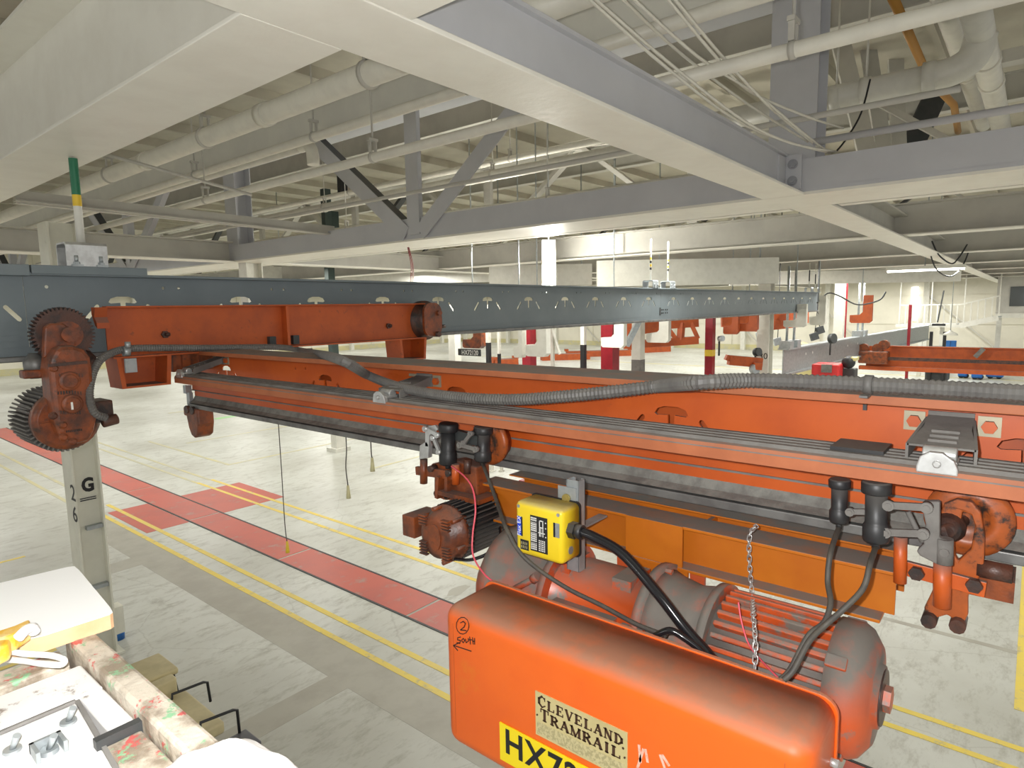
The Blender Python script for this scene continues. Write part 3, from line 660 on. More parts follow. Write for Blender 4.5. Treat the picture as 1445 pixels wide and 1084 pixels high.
# gear drive at the left end
YG = 4.98
g = GY(88, 472, YG+.14)
N = 44; prof = []
for k in range(N*4):
    a = 2*math.pi*k/(N*4); r = .185 if (k//2) % 2 == 0 else .165
    prof.append((g.x+r*math.cos(a), g.z+r*math.sin(a)))
build('spur_gear', MB().prism(prof, 'y', YG+.10, YG+.19), m_rustdk, tr)
build('gear_hub', MB().cyl((g.x, YG+.02, g.z), (g.x, YG+.35, g.z), .09).cyl((g.x, YG-.03, g.z), (g.x, YG+.05, g.z), .05), m_rust, tr)
# gear carrier arm and housing, outlines measured on the plane of the housing face
def PY(Y, pts): return [(GY(x, y, Y).x, GY(x, y, Y).z) for x, y in pts]
arm = PY(YG, [(64, 462), (72, 456), (90, 456), (103, 465), (108, 480), (110, 505), (62, 505)])
hole = PY(YG, [(82, 490), (76, 486), (78, 474), (72, 466), (80, 470), (86, 480)])
build('gear_arm', MB().prism(arm, 'y', YG+.01, YG+.07), m_rust, tr, .012)
hs = PY(YG, [(72, 493), (80, 488), (97, 487), (112, 492), (121, 503), (124, 520), (127, 560), (131, 585), (127, 605), (119, 620), (104, 624), (88, 620), (77, 610), (71, 592), (67, 560), (63, 520), (65, 505)])
build('gear_housing', MB().prism(hs, 'y', YG-.10, YG+.12), m_rust, tr, .028)
a = GY(68, 516, YG-.105); e = GY(123, 511, YG-.105); build('housing_seam', MB().bar(a, e, .012, .02), m_rustdk, tr)
for q in ((98, 538), (102, 570)):
    p = GY(*q, YG-.10); build('cover_boss', MB().lathe((p.x, YG-.095, p.z), (0, -.03, 0), [(0, .065), (.5, .062), (.6, .052), (.55, .045), (1, .040)], 20), m_rust, tr)
p = GY(102, 573, YG-.13); build('white_mark', MB().box(p.x-.006, p.x+.006, YG-.129, YG-.125, p.z-.025, p.z+.025), m_white, tr)
for q in ((89, 600), (75, 587), (90, 617), (103, 623), (76, 520)):
    p = GY(*q, YG-.1); build('oil_plug', MB().lathe((p.x, YG-.09, p.z), (0, -.035, 0), [(0, .026), (.3, .026), (.3, .017), (1, .014)], 8), m_rust, tr)
b = MB()
for k in range(9):
    for (x, y) in ((84+4*k, 527+abs(k-4)*.6), (82+4*k, 553+abs(k-4)*.4), (86+3.3*k, 582)):
        p = GY(x, y, YG-.1); b.box(p.x-.004, p.x+.004, YG-.104, YG-.09, p.z-.010-(k % 3)*.002, p.z+.010)
for (x, y) in [(94+2.6*k, 609-.3*k) for k in range(9)]:
    p = GY(x, y, YG-.1); b.box(p.x-.003, p.x+.003, YG-.106, YG-.09, p.z-.007, p.z+.007)
build('cast_marks', b, m_rustdk, tr)['kind'] = 'stuff'
bc = GY(92, 592, YG+.1)
build('motor_flange', MB().lathe((bc.x, YG+.13, bc.z), (0, -.10, 0), [(0, .20), (.75, .20), (1, .17)], 32).box(bc.x-.16, bc.x-.02, YG+.02, YG+.035, bc.z-.012, bc.z+.004), m_rust, tr)
mc = GY(76, 590, YG+.35)
build('motor_body', MB().cyl((mc.x, YG+.13, mc.z), (mc.x, YG+.60, mc.z), .165, n=28), m_rustdk, tr)
b = MB()
for k in range(30):
    a = math.pi*.45+math.pi*1.35*k/29; d = V(math.cos(a), 0, math.sin(a)); c = V(mc.x, YG+.36, mc.z)+d*.185
    b.obox(c, d*.03, V(0, .21, 0), d.cross(V(0, 1, 0))*.006)
build('cooling_fins', b, m_grime, tr)
p = GY(140, 585, YG+.05); build('terminal_box', MB().box(p.x-.09, p.x+.07, YG-.02, YG+.2, p.z-.05, p.z+.10).cyl((p.x-.02, YG-.05, p.z-.045), (p.x+.08, YG-.05, p.z-.03), .038, n=12), m_rustdk, tr, .01)
p = GY(48, 503, YG+.2); build('guide_roller', MB().lathe((p.x, YG+.2, -.42), (0, 0, .17), [(0, .035), (.15, .035), (.2, .062), (.5, .066), (.72, .066), (.85, .045), (1, .03)], 18), m_steelrail, tr)
p = GY(120, 500, YG+.2); build('guide_roller', MB().lathe((p.x, YG+.2, -.42), (0, 0, .17), [(0, .035), (.15, .035), (.2, .062), (.5, .066), (.72, .066), (.85, .045), (1, .03)], 18), m_rustdk, tr)
p = GY(45, 527, YG+.15); build('bumper_arm', MB().box(p.x-.06, p.x+.30, YG+.1, YG+.2, p.z-.03, p.z+.025), m_rust, tr, .01)

# ================================================================== ORANGE BRIDGE GIRDER (along Y at X = 2.46)
XG = 2.46; GY0, GY1 = -1.0, 5.62
gd = thing('bridge_girder', 'long orange bridge girder with dusty top and T-shaped slots in its web', 'crane girder', (XG, 2.3, -.8))
hy = [GX(x, y, XG).y for x, y in ((320, 522), (460, 540), (645, 553), (948, 580), (1450, 640))]
hz = GX(948, 573, XG).z
holes = []
for c in hy: holes += thole(c, hz, .76)
for q in ((418, 520), (432, 520)): 
    p = GX(*q, XG); holes.append(disc(p.y, p.z, .010, 6))
build('girder_web', MB().prism([(GY0, -.665), (GY1, -.665), (GY1, -.32), (GY0, -.32)], 'x', XG-.006, XG+.006, holes), m_or, gd)
build('rear_web', MB().prism([(GY0, -.665), (4.1, -.665), (4.1, -.32), (GY0, -.32)], 'x', XG+.12, XG+.13), m_ordk, gd)
build('top_flange', MB().prism([(XG-.15, -.335), (XG-.142, -.335), (XG-.142, -.322), (XG+.17, -.322), (XG+.17, -.305), (XG-.15, -.305)], 'y', GY0, GY1), m_orlip, gd, .003)
build('weld_seam', MB().box(XG-.013, XG, GY0, GY1, -.668, -.660), m_grime, gd)
build('rail_web', MB().box(XG-.010, XG+.010, GY0, GY1-.05, -.785, -.665), m_or, gd)
build('rail_fillet', MB().prism([(XG-.010, -.71), (XG-.030, -.745), (XG-.07, -.762), (XG+.07, -.762), (XG+.03, -.745), (XG+.010, -.71)], 'y', GY0, GY1-.05), m_dustrail, gd)
build('running_flange', MB().box(XG-.075, XG+.075, GY0, GY1-.05, -.805, -.770), m_steelrail, gd, .004)
build('end_bracket', MB().box(XG-.06, XG-.03, GY1-.06, GY1, -.79, -.68).box(XG-.07, XG-.02, GY1-.02, GY1+.03, -.69, -.62), m_galv, gd)
# end stop at the far left end of the running rail
p = GX(290, 590, XG)
b = MB().prism([(GY1+.02, -.80), (GY1-.25, -.80), (GY1-.25, -.93), (GY1-.22, -1.03), (GY1-.16, -1.06), (GY1-.10, -1.04), (GY1-.06, -.98), (GY1-.03, -.88), (GY1+.02, -.88)], 'x', XG-.09, XG+.05)
build('end_stop', b, m_rust, gd, .015)
build('stop_bolts', MB().cyl((XG-.1, GY1-.06, -.82), (XG+.05, GY1-.06, -.82), .035, n=8).cyl((XG-.1, GY1-.16, -.82), (XG+.05, GY1-.16, -.82), .035, n=8), m_rustdk, gd)
p = GX(1222, 570, XG); build('drop_pin', MB().box(XG-.02, XG-.006, p.y-.006, p.y+.006, p.z-.02, p.z+.02), m_darkst, gd)

# conductor bars on brackets
XB = 2.12
cb = thing('conductor_bar', 'orange conductor bar run with ribbed grey top bracketed off the girder', 'conductor bar', (XB+.06, 2.2, -.5))
zt = GX(900, 611, XB).z; zbm = GX(900, 632, XB).z
CY1 = GX(246, 535, XB).y
b = MB().prism([(XB, zbm), (XB+.012, zbm), (XB+.012, zt-.01), (XB+.20, zt-.01), (XB+.20, zt), (XB+.02, zt), (XB+.006, zt-.004), (XB, zt-.016)], 'y', GY0, CY1)
build('bar_cover', b, m_orlip, cb)
build('bar_groove', MB().box(XB-.001, XB+.001, GY0, CY1, zt-.020, zt-.016), m_grime, cb)
for k in range(4):
    x = XB+.024+.044*k
    build('contact_bar', MB().prism([(x, zt), (x+.006, zt+.012), (x+.027, zt+.012), (x+.034, zt)], 'y', GY0, CY1), m_grime, cb)
build('dust_guard', MB().box(XB+.06, XB+.205, GX(1250, 640, XB+.1).y, GX(1175, 640, XB+.1).y, zt+.010, zt+.022), m_black, cb)
for (wq, eq) in (((1342, 595), (1316, 655)), ((600, 535), (548, 556)), ((312, 507), (262, 524))):
    w = GX(*wq, XG-.006); y = w.y; z = w.z+.02
    ar = MB()
    zz = zt+.055; s = .062; xe = XB+.07
    ar.box(XG-.016, XG-.006, y-s, y+s, z-.06, z+.012)
    def quad(x0, z0_, x1, z1_, sa, sb, th=.006):
        ar.hexa([(x0, y-sa, z0_-th), (x1, y-sb, z1_-th), (x1, y+sb, z1_-th), (x0, y+sa, z0_-th), (x0, y-sa, z0_), (x1, y-sb, z1_), (x1, y+sb, z1_), (x0, y+sa, z0_)])
    xm_, zm_ = (xe+XG-.012)/2+.03, zz+(z-zz)*.55
    quad(xm_, zm_, XG-.010, z, s, s); quad(xe, zz, xm_, zm_, s+.022, s)
    for sg in (-1, 1):
        quad_y = y+sg*(s+.010)
        ar.hexa([(xe, quad_y-.004+sg*.012, zz-.045), (XG-.03, quad_y-.004-sg*.01, z-.05), (XG-.03, quad_y+.004-sg*.01, z-.05), (xe, quad_y+.004+sg*.012, zz-.045), (xe, quad_y-.004+sg*.012, zz), (XG-.03, quad_y-.004-sg*.01, z-.006), (XG-.03, quad_y+.004-sg*.01, z-.006), (xe, quad_y+.004+sg*.012, zz)])
    for k in range(3):
        f_ = .12+.16*k; xx = xe+(xm_-xe)*f_*1.6; zq = zz+(zm_-zz)*f_*1.6; ar.box(xx, xx+.012, y-.036, y+.036, zq, zq+.008)
    arm_ = build('bracket_arm', ar, m_grime, cb)
    for sg in (-1, 1):
        pb = build('bolt_washer', MB().box(XG-.012, XG-.006, y+sg*.10-.030, y+sg*.10+.030, z-.058, z+.006), M('tan_zinc', (.42, .38, .26), (.36, .33, .24), .4, .3) if 'tan_zinc' not in bpy.data.materials else bpy.data.materials['tan_zinc'], arm_)
        build('bolt', MB().cyl((XG-.012, y+sg*.10, z-.026), (XG-.03, y+sg*.10, z-.026), .021, n=6, smooth=False), m_or, arm_)
    c = MB().prism([(y-.05, zt-.012), (y+.05, zt-.012), (y+.05, zt+.006), (y+.042, zt+.035), (y+.02, zt+.05), (y-.012, zt+.05), (y-.04, zt+.03), (y-.05, zt+.006)], 'x', XB-.004, XB+.02)
    c.box(XB+.01, XB+.09, y-.046, y+.046, zt+.012, zt+.026); c.cyl((XB+.06, y-.042, zt+.034), (XB+.06, y+.042, zt+.034), .024, n=14)
    hexbolt(c, (XB-.003, y, zt+.018), (-1, 0, 0), .012, .012)
    build('bar_clamp', c, m_zinc, arm_, .004)

# flexible conduit from the gear motor along the truck and over the girder
cf = thing('flexible_conduit', 'grey corrugated conduit looping from the gear motor to the girder top', 'conduit', (2.4, 3, -.6))
cp = [GY(150, 590, 4.9), GY(134, 583, 4.88), GY(127, 565, 4.88), GY(127, 545, 4.9), GY(134, 520, 4.95), GY(148, 503, 5.0), GY(176, 493, 5.06), GY(220, 491, 5.08), GY(300, 491, 5.08), GY(390, 490, 5.08)]
cp += [GY(432, 496, 4.95), GZ(478, 507, -.255), GX(520, 530, 2.36), GX(570, 548, 2.25), GX(640, 560, 2.2), GX(720, 564, 2.2), GX(800, 559, 2.2), GX(880, 551, 2.25), GX(930, 545, 2.30), GZ(985, 540, -.27), GZ(1060, 537, -.27), GZ(1160, 540, -.27), GZ(1300, 547, -.27), GZ(1450, 556, -.27), GZ(1560, 563, -.27), V(2.40, -1.0, -.277)]
SP = spline(cp, 16); L = 0; pts = [SP[0]]
tot = sum((SP[i+1]-SP[i]).length for i in range(len(SP)-1))
def resample(P, step):
    out = [P[0]]; acc = 0
    for i in range(len(P)-1):
        a, b_ = P[i], P[i+1]; d = (b_-a).length
        while acc+d >= step:
            tt = (step-acc)/d; a = a.lerp(b_, tt); out.append(a); d = (b_-a).length; acc = 0
        acc += d
    return out
RS = resample(SP, .0085)
mb = MB(); n = 10
vs = []; fs = []; prev = None
for k, p in enumerate(RS):
    d = (RS[min(k+1, len(RS)-1)]-RS[max(k-1, 0)]).normalized()
    a = d.cross(V(0, 0, 1)) if prev is None else prev-d*prev.dot(d)
    a.normalize(); prev = a; b_ = d.cross(a); rr = .0235 if k % 2 == 0 else .0275
    for i in range(n):
        an = 2*math.pi*i/n; vs.append(p+(a*math.cos(an)+b_*math.sin(an))*rr)
for k in range(len(RS)-1):
    for i in range(n):
        j = (i+1) % n; fs.append((k*n+i, k*n+j, (k+1)*n+j, (k+1)*n+i))
mb.add(vs, fs, False); build('corrugated_tube', mb, m_flex, cf)
p = GZ(1226, 543, -.27); build('conduit_strap', MB().cyl(p+V(0, .012, 0), p-V(0, .012, 0), .032, n=14).box(p.x-.08, p.x-.03, p.y-.012, p.y+.012, -.304, -.297), m_flex, cf)
p = GY(178, 496, 5.03); build('conduit_clamp', MB().cyl(p+V(-.02, 0, 0), p+V(.02, 0, 0), .034, n=14).box(p.x-.03, p.x+.045, 4.98, 5.0, p.z-.15, p.z-.05).cyl((p.x, 4.99, p.z+.03), (p.x, 4.99, p.z+.07), .02, n=8), m_galv, cf)
p = GY(434, 497, 4.94); build('conduit_joint', MB().cyl(p+V(-.03, 0, 0), p+V(.03, -.03, 0), .034, n=14), m_flex, cf)

# ================================================================== HOIST CARRIER under the girder
XF = 2.26            # front edge of the carrier frame
fr = thing('hoist_carrier', 'amber orange carrier frame with grey dusty flanges hanging under the girder rail', 'hoist frame', (2.33, 1.15, -1.04))
FY0, FY1 = .30, 2.10; ZT, ZL = -.862, -1.040
build('top_flange', MB().box(XF, XF+.14, FY0, FY1, ZT-.012, ZT), m_ory, fr, .002)
build('frame_web', MB().prism([(FY0, ZL+.01), (1.98, ZL+.01), (FY1, ZT-.07), (FY1, ZT-.012), (FY0, ZT-.012)], 'x', XF+.06, XF+.07), m_ory, fr)
build('bottom_flange', MB().box(XF-.01, XF+.10, FY0+.03, 1.99, ZL, ZL+.012), m_ory, fr, .002)
ya, yb_ = GX(964, 742, XF).y, GX(884, 724, XF).y
build('cover_plate', MB().box(XF-.006, XF+.003, ya, yb_, ZL+.005, ZT+.0), m_ory, fr, .001)
b = MB().box(XF-.004, XF+.008, GX(971, 820, XF).y, GX(889, 790, XF).y, ZL-.11, ZL)
lg = build('lug_plate', b, m_ory, fr, .001)
for q in ((903, 818), (950, 830)):
    p = GX(*q, XF-.005); build('bolt', MB().cyl((XF-.004, p.y, p.z), (XF-.022, p.y, p.z), .020, n=6, smooth=False), m_rust, lg)
for q in (881, 985): 
    p = GX(q, 815, XF+.03); build('strap', MB().box(XF+.02, XF+.035, p.y-.03, p.y+.03, ZL-.16, ZL), m_hoist, fr)
build('inner_channel', MB().box(XF+.25, XF+.262, FY0, 2.0, ZL+.02, ZT+.02).box(XF+.13, XF+.262, FY0, 2.0, ZT+.02, ZT+.026), m_ory, fr)
for y in (.98, 1.62): build('cross_tie', MB().box(XF+.071, XF+.25, y-.008, y+.008, ZL+.02, ZT-.014), m_ory, fr)
# right trolley
rt_ = thing('rail_trolley', 'orange trolley with flanged wheel and grey collector linkage beside the dark cylinders', 'trolley', (2.3, .13, -1.05))
wc = V(2.44, .125, -.682)
def wheel(parent, c):
    build('wheel', MB().lathe(c, (-.085, 0, 0), [(0, .075), (0, .098), (.5, .098), (.52, .118), (.80, .118), (.86, .105), (1, .085), (1, .06), (.88, .055), (.88, .02)], 30), m_yoke, parent)
wheel(rt_, wc)
X1 = 2.31
def PX(X, pts): return [(GX(x, y, X).y, GX(x, y, X).z) for x, y in pts]
yk = PX(X1, [(1325, 728), (1332, 712), (1350, 705), (1372, 709), (1384, 724), (1390, 760), (1388, 800), (1382, 815), (1366, 842), (1366, 868), (1358, 884), (1347, 884), (1342, 872), (1336, 868), (1322, 872), (1316, 877), (1306, 874), (1304, 858), (1312, 842), (1322, 820), (1326, 780)])
build('yoke', MB().prism(yk, 'x', X1, X1+.03, [PX(X1, [(1352, 792), (1370, 775), (1376, 742), (1371, 727), (1358, 722), (1356, 736), (1346, 760), (1348, 785)])]), m_yoke, rt_, .006)
p = GX(1338, 744, X1); build('axle_hub', MB().lathe((X1+.04, p.y, p.z), (-.09, 0, 0), [(0, .045), (.5, .045), (.6, .036), (.75, .036), (.75, .018), (1, .016)], 18).cyl((X1-.05, p.y, p.z), (2.42, wc.y, wc.z), .02), m_rustdk, rt_)
a, e = GX(1277, 801, X1-.02), GX(1391, 832, X1-.02)
build('cross_bar', MB().bar(a, e, .018, .048), m_or, rt_, .002)
for q in ((1294, 808), (1375, 825)):
    p = GX(*q, X1-.03); build('bolt', MB().cyl((X1-.028, p.y, p.z), (X1-.05, p.y, p.z), .022, n=6, smooth=False), m_rustdk, rt_)
for (x, y0, y1, r, mt) in ((1271, 757, 822, .019, m_or), (1330, 792, 856, .024, m_or)):
    a, e = GX(x, y0, X1-.05), GX(x-1, y1, X1-.05); build('post_tube', MB().cyl(e, a, r, n=16), mt, rt_)
for q in ((1312, 873), (1352, 880)):
    p = GX(*q, X1); build('lower_bolt', MB().cyl((X1-.03, p.y, p.z), (X1+.06, p.y, p.z), .022, n=10), m_rustdk, rt_)
p = GX(1405, 806, 2.33); build('bumper', MB().cyl((2.33, p.y-.04, p.z), (2.33, p.y+.045, p.z), .028, n=14), m_rustdk, rt_)
a, e = GX(1380, 815, 2.34), GX(1431, 842, 2.34); build('end_beam', MB().box(2.33, 2.48, e.y, a.y+.02, e.z-.02, e.z+.045), m_rust, rt_)
# grey casting and arms of the collector linkage
X2 = 2.20
cs = PX(X2, [(1300, 712), (1304, 708), (1326, 708), (1326, 760), (1343, 764), (1343, 788), (1330, 797), (1322, 797), (1298, 785), (1293, 778), (1303, 768), (1306, 740)])
build('collector_casting', MB().prism(cs, 'x', X2, X2+.03), m_grime, rt_, .005)
p = GX(1333, 779, X2); build('casting_collar', MB().cyl(GX(1332, 795, X2+.015), GX(1333, 760, X2+.015), .023, n=16).cyl((X2-.012, p.y, p.z), (X2, p.y, p.z), .012, n=10), m_grime, rt_)
def link(parent, q0, q1, X, r=.016, mt=None):
    a, e = GX(*q0, X), GX(*q1, X)
    b = MB().bar(a, e, .012, r*1.35); b.cyl(a+V(-.014, 0, 0), a+V(.012, 0, 0), r, n=14); b.cyl(e+V(-.014, 0, 0), e+V(.012, 0, 0), r, n=14)
    b.cyl(a+V(-.018, 0, 0), a+V(-.012, 0, 0), r*.6, n=10); b.cyl(e+V(-.018, 0, 0), e+V(-.012, 0, 0), r*.6, n=10)
    return build('link_arm', b, mt or m_grime, parent)
link(rt_, (1254, 713), (1308, 716), X2-.02); link(rt_, (1250, 751), (1303, 753), X2-.02)
build('diagonal_rod', MB().cyl(GX(1281, 722, X2+.01), GX(1302, 765, X2+.01), .008, n=8), m_grime, rt_)
link(rt_, (1200, 722), (1228, 722), X2, .013)
def collector(par, X, xc, y0, y1, r, par_mat=m_black):
    a, e = GX(xc, y0, X), GX(xc-1, y1, X); d = (a-e)
    t = build('collector', MB().lathe(e, d, [(0, r*1.02), (.04, r*1.12), (.26, r*1.12), (.30, r*.98), (.34, r*.92), (.8, r*.92)], 24), par_mat, par)
    build('collector_cap', MB().lathe(e, d, [(.80, r*1.18), (.82, r*1.25), (.97, r*1.25), (1.0, r*1.1)], 24), par_mat, t)
    build('cable_gland', MB().cyl(e-V(0, 0, .022), e+V(0, 0, .004), r*.35, n=12), par_mat, t)
    return e
e1 = collector(rt_, 2.25, 1185, 676, 737, .027)
e2 = collector(rt_, 2.19, 1237, 679, 764, .034)
# left trolley
lt = thing('rail_trolley', 'rusty orange trolley with bright linkage above the black finned motor', 'trolley', (2.25, 2.25, -1.15))
wheel(lt, V(2.44, 2.12, -.682))
X3 = 2.22
bd = PX(X3, [(607, 655), (640, 650), (672, 660), (674, 700), (650, 708), (625, 706), (612, 700), (612, 672)])
build('yoke', MB().prism(bd, 'x', X3, X3+.10), m_rust, lt, .01)
for (x, y0, y1) in ((598, 648, 682), (643, 655, 683)):
    build('post_tube', MB().cyl(GX(x, y1, X3-.03), GX(x, y0, X3-.03), .020, n=14), m_or if x > 600 else m_rust, lt)
a, e = GX(588, 664, X3-.02), GX(640, 671, X3-.02); build('cross_bar', MB().bar(a, e, .02, .045), m_rust, lt, .003)
build('yoke_leg', MB().bar(GX(622, 672, X3-.03), GX(620, 702, X3-.03), .02, .05, (1, 0, 0)).bar(GX(632, 672, X3-.03), GX(632, 702, X3-.03), .02, .03, (1, 0, 0)), m_rust, lt)
for q in ((616, 697), (630, 700), (632, 668), (607, 662)):
    p = GX(*q, X3-.04); build('bolt', MB().cyl((X3-.045, p.y, p.z), (X3, p.y, p.z), .018, n=8), m_rustdk, lt)
p = GX(660, 658, X3); build('spring_pin', MB().cyl(GX(660, 668, X3), GX(660, 648, X3), .02, n=12), m_rustdk, lt)
link(lt, (601, 605), (618, 614), X3-.06, .014, m_zinc); link(lt, (612, 618), (620, 638), X3-.06, .013, m_zinc)
build('link_plate', MB().prism(PX(X3-.05, [(600, 602), (614, 600), (618, 606), (606, 614), (605, 630), (600, 630)]), 'x', X3-.05, X3-.035), m_zinc, lt)
build('collector_casting', MB().prism(PX(X3-.04, [(594, 628), (604, 622), (607, 628), (606, 646), (593, 648)]), 'x', X3-.05, X3-.02), m_zinc, lt, .004)
link(lt, (665, 612), (655, 625), X3-.03, .013); link(lt, (650, 628), (672, 634), X3-.03, .015)
build('swivel_arm', MB().bar(GX(640, 612, X3), GX(676, 622, X3), .03, .05), m_darkst, lt)
collector(lt, 2.19, 633, 597, 655, .040, m_blk)
e3 = collector(lt, 2.25, 682, 602, 650, .038)
# finned drive motor with its axis across the girder
dm = thing('drive_motor', 'rusty drive motor with black cooling fins hanging from the trolley', 'motor', (2.2, 2.25, -1.45))
c0 = GX(618, 757, 2.0); AX = V(1, 0, 0)
MR = .125
build('motor_body', MB().cyl(c0+V(.05, 0, 0), c0+V(.42, 0, 0), MR-.012, n=28), m_blk, dm)
fins = []
for k in range(36):
    a = 2*math.pi*k/36; d = V(0, math.cos(a), math.sin(a))
    build('cooling_fin', MB().obox(c0+V(.24, 0, 0)+d*MR, V(.17, 0, 0), d*.016, d.cross(AX)*.0035), m_black, dm)
build('end_bell', MB().lathe(c0+V(.08, 0, 0), (-.10, 0, 0), [(0, MR+.012), (.25, MR+.012), (.35, MR-.005), (.9, MR-.02), (1, MR-.045)], 32), m_rust, dm)
for k in range(28):
    a = 2*math.pi*k/28
    if abs(math.cos(a)) < .45: continue
    s_ = 1 if math.cos(a) > 0 else -1
    y = s_*.075; z = (k % 14-6.5)*.0145
    build('bell_rib', MB().box(c0.x-.032, c0.x-.01, c0.y+y-.024, c0.y+y+.024, c0.z+z-.0035, c0.z+z+.0035), m_rust, dm)
build('bell_disc', MB().prism(disc(c0.y, c0.z, .042, 20, 1.5), 'x', c0.x-.026, c0.x-.01), m_rust, dm)
build('mount_plate', MB().box(2.16, 2.30, c0.y-.12, c0.y+.16, c0.z+MR+.008, c0.z+MR+.03), m_rust, dm)
p = GX(583, 744, 2.05); build('junction_block', MB().box(2.03, 2.2, p.y-.03, p.y+.06, p.z-.05, p.z+.06), m_rust, dm, .006)
for k in range(6):
    a = 2*math.pi*k/6+.3; d = V(0, math.cos(a), math.sin(a)); build('bolt', MB().cyl(c0+V(.0, 0, 0)+d*(MR+.004), c0+V(.09, 0, 0)+d*(MR+.004), .011, n=8), m_rust, dm)
solo('motor_lead', MB().tube([GX(642, 789, 2.04), GX(665, 790, 2.05), GX(690, 780, 2.08), GX(705, 760, 2.14), GX(706, 745, 2.2)], .008, 8, 6), m_gloss, 'black lead curling under the finned drive motor', 'cable')

# ------------------------------------------------------------------ hoist body and its big motor
ho = thing('hoist', 'dusty orange hoist with drum, bell housing and large ribbed motor behind the control cover', 'hoist', (2.14, 1.0, -1.45))
HXc, HZ = 2.14, -1.225
A = lambda y: V(HXc, y, HZ)
build('motor_body', MB().cyl(A(.40), A(.80), .176, n=40), m_groove, ho)
for k in range(30):
    a = 2*math.pi*k/30; d = V(math.cos(a), 0, math.sin(a)); wv = d.cross(V(0, 1, 0))
    build('cooling_rib', MB().obox(A(.60)+d*.186, V(0, .185, 0), d*.018, wv*.0085), m_rib, ho, .004)
build('fan_cover', MB().lathe(A(.43), (0, -.12, 0), [(0, .195), (0, .208), (.55, .208), (.75, .195), (1, .15), (1, .10), (1.12, .095), (1.12, .0)], 40, caps=False), m_hoist, ho)
for k in range(4):
    a = math.pi/4+math.pi*k/2; d = V(math.cos(a), 0, math.sin(a))
    build('cover_lug', MB().obox(A(.40)+d*.205, V(0, .03, 0), d*.016, d.cross(V(0, 1, 0))*.02), m_hoist, ho, .005)
build('end_opening', MB().cyl(A(.297), A(.290), .085, n=28), m_rustdk, ho); build('end_nut', MB().cyl(A(.30), A(.27), .04, n=6, smooth=False), m_rib, ho)
build('motor_flange', MB().cyl(A(.80), A(.83), .215, n=40), m_hoist, ho)
build('bell_housing', MB().lathe(A(.83), (0, .20, 0), [(0, .20), (.4, .185), (.8, .20), (1, .215)], 36), m_hoist, ho)
build('flange_ring', MB().lathe(A(1.03), (0, .03, 0), [(0, .19), (0, .235), (1, .235), (1, .19)], 40), m_hoist, ho)
for k in range(10):
    a = 2*math.pi*(k+.4)/10; d = V(math.cos(a), 0, math.sin(a))
    build('flange_bolt', MB().cyl(A(1.03)+d*.217, A(1.005)+d*.217, .012, n=6, smooth=False), m_hoist, ho)
build('drum_housing', MB().lathe(A(1.06), (0, .42, 0), [(0, .20), (.03, .175), (.97, .175), (1, .20)], 36), m_drum, ho)
build('drum_rib', MB().cyl(A(1.46), A(1.49), .225, n=36), m_hoist, ho)
build('gear_case', MB().lathe(A(1.49), (0, .30, 0), [(0, .19), (.7, .19), (.8, .235), (1, .235)], 36), m_hoist, ho)
gc = V(2.02, 1.80, -1.30)
build('gear_cover', MB().lathe(V(2.16, 1.74, -1.29), (-.16, 0, 0), [(0, .20), (.6, .20), (.8, .175), (1, .14), (1, .0)], 36, caps=False), m_hoist, ho)
build('cover_pipe', MB().cyl(GX(725, 832, 1.95), GX(757, 815, 1.97), .014, n=10).cyl(GX(752, 818, 1.97), GX(759, 813, 1.97), .02, n=10), m_hoist, ho)
build('saddle', MB().box(2.04, 2.2, 1.12, 1.20, -1.12, ZL+.0), m_hoist, ho); build('saddle', MB().box(2.04, 2.2, 1.40, 1.44, -1.1, ZL), m_hoist, ho)
build('side_block', MB().box(1.90, 2.0, .98, 1.12, -1.27, -1.17).cyl((1.93, 1.02, -1.15), (1.90, 1.02, -1.15), .012, n=8), m_grime, ho, .006)
build('lower_bracket', MB().box(1.93, 2.05, 1.14, 1.42, -1.30, -1.16), m_hoist, ho)

# ------------------------------------------------------------------ control cover
CB = thing('control_cover', 'large rounded orange control cover with plates and handwriting', 'control box', (1.69, 1.0, -1.62))
XC0, XC1, CY0, CY1b, CZ0, CZ1 = 1.55, 1.80, .355, 1.64, -1.64, -1.085
bm = bmesh.new(); bmesh.ops.create_cube(bm, size=1)
def roundbox(x0, x1, y0, y1, z0, z1, rad, seg=5, sel=None):
    bm = bmesh.new(); bmesh.ops.create_cube(bm, size=1)
    for v in bm.verts: v.co = V((x0+x1)/2+v.co.x*(x1-x0), (y0+y1)/2+v.co.y*(y1-y0), (z0+z1)/2+v.co.z*(z1-z0))
    ed = [e for e in bm.edges if sel is None or sel(e)]
    bmesh.ops.bevel(bm, geom=ed, offset=rad, segments=seg, profile=.5, affect='EDGES')
    mb = MB(); bm.verts.ensure_lookup_table()
    mb.add([v.co.copy() for v in bm.verts], [tuple(v.index for v in f.verts) for f in bm.faces], True); bm.free(); return mb
xm = lambda e: (e.verts[0].co.x+e.verts[1].co.x)/2
cvr = build('cover_shell', roundbox(XC0, XC1, CY0, CY1b, CZ0, CZ1, .058, 6, lambda e: xm(e) < XC1-.01), m_orbox, CB)
build('cover_rim', MB().prism(rrect(CY0-.006, CY1b+.006, CZ0-.006, CZ1+.006, .05), 'x', XC1-.004, XC1+.012), m_orbox, CB, .003)
for y in (CY1b-.061, CY0+.061): build('end_seam', MB().box(XC0-.0006, XC0+.002, y-.001, y+.001, CZ0+.06, CZ1-.06), m_ordk, cvr)
build('side_screw', MB().cyl((1.76, CY0-.02, -1.24), (1.76, CY0+.01, -1.24), .012, n=12), m_zinc, CB)
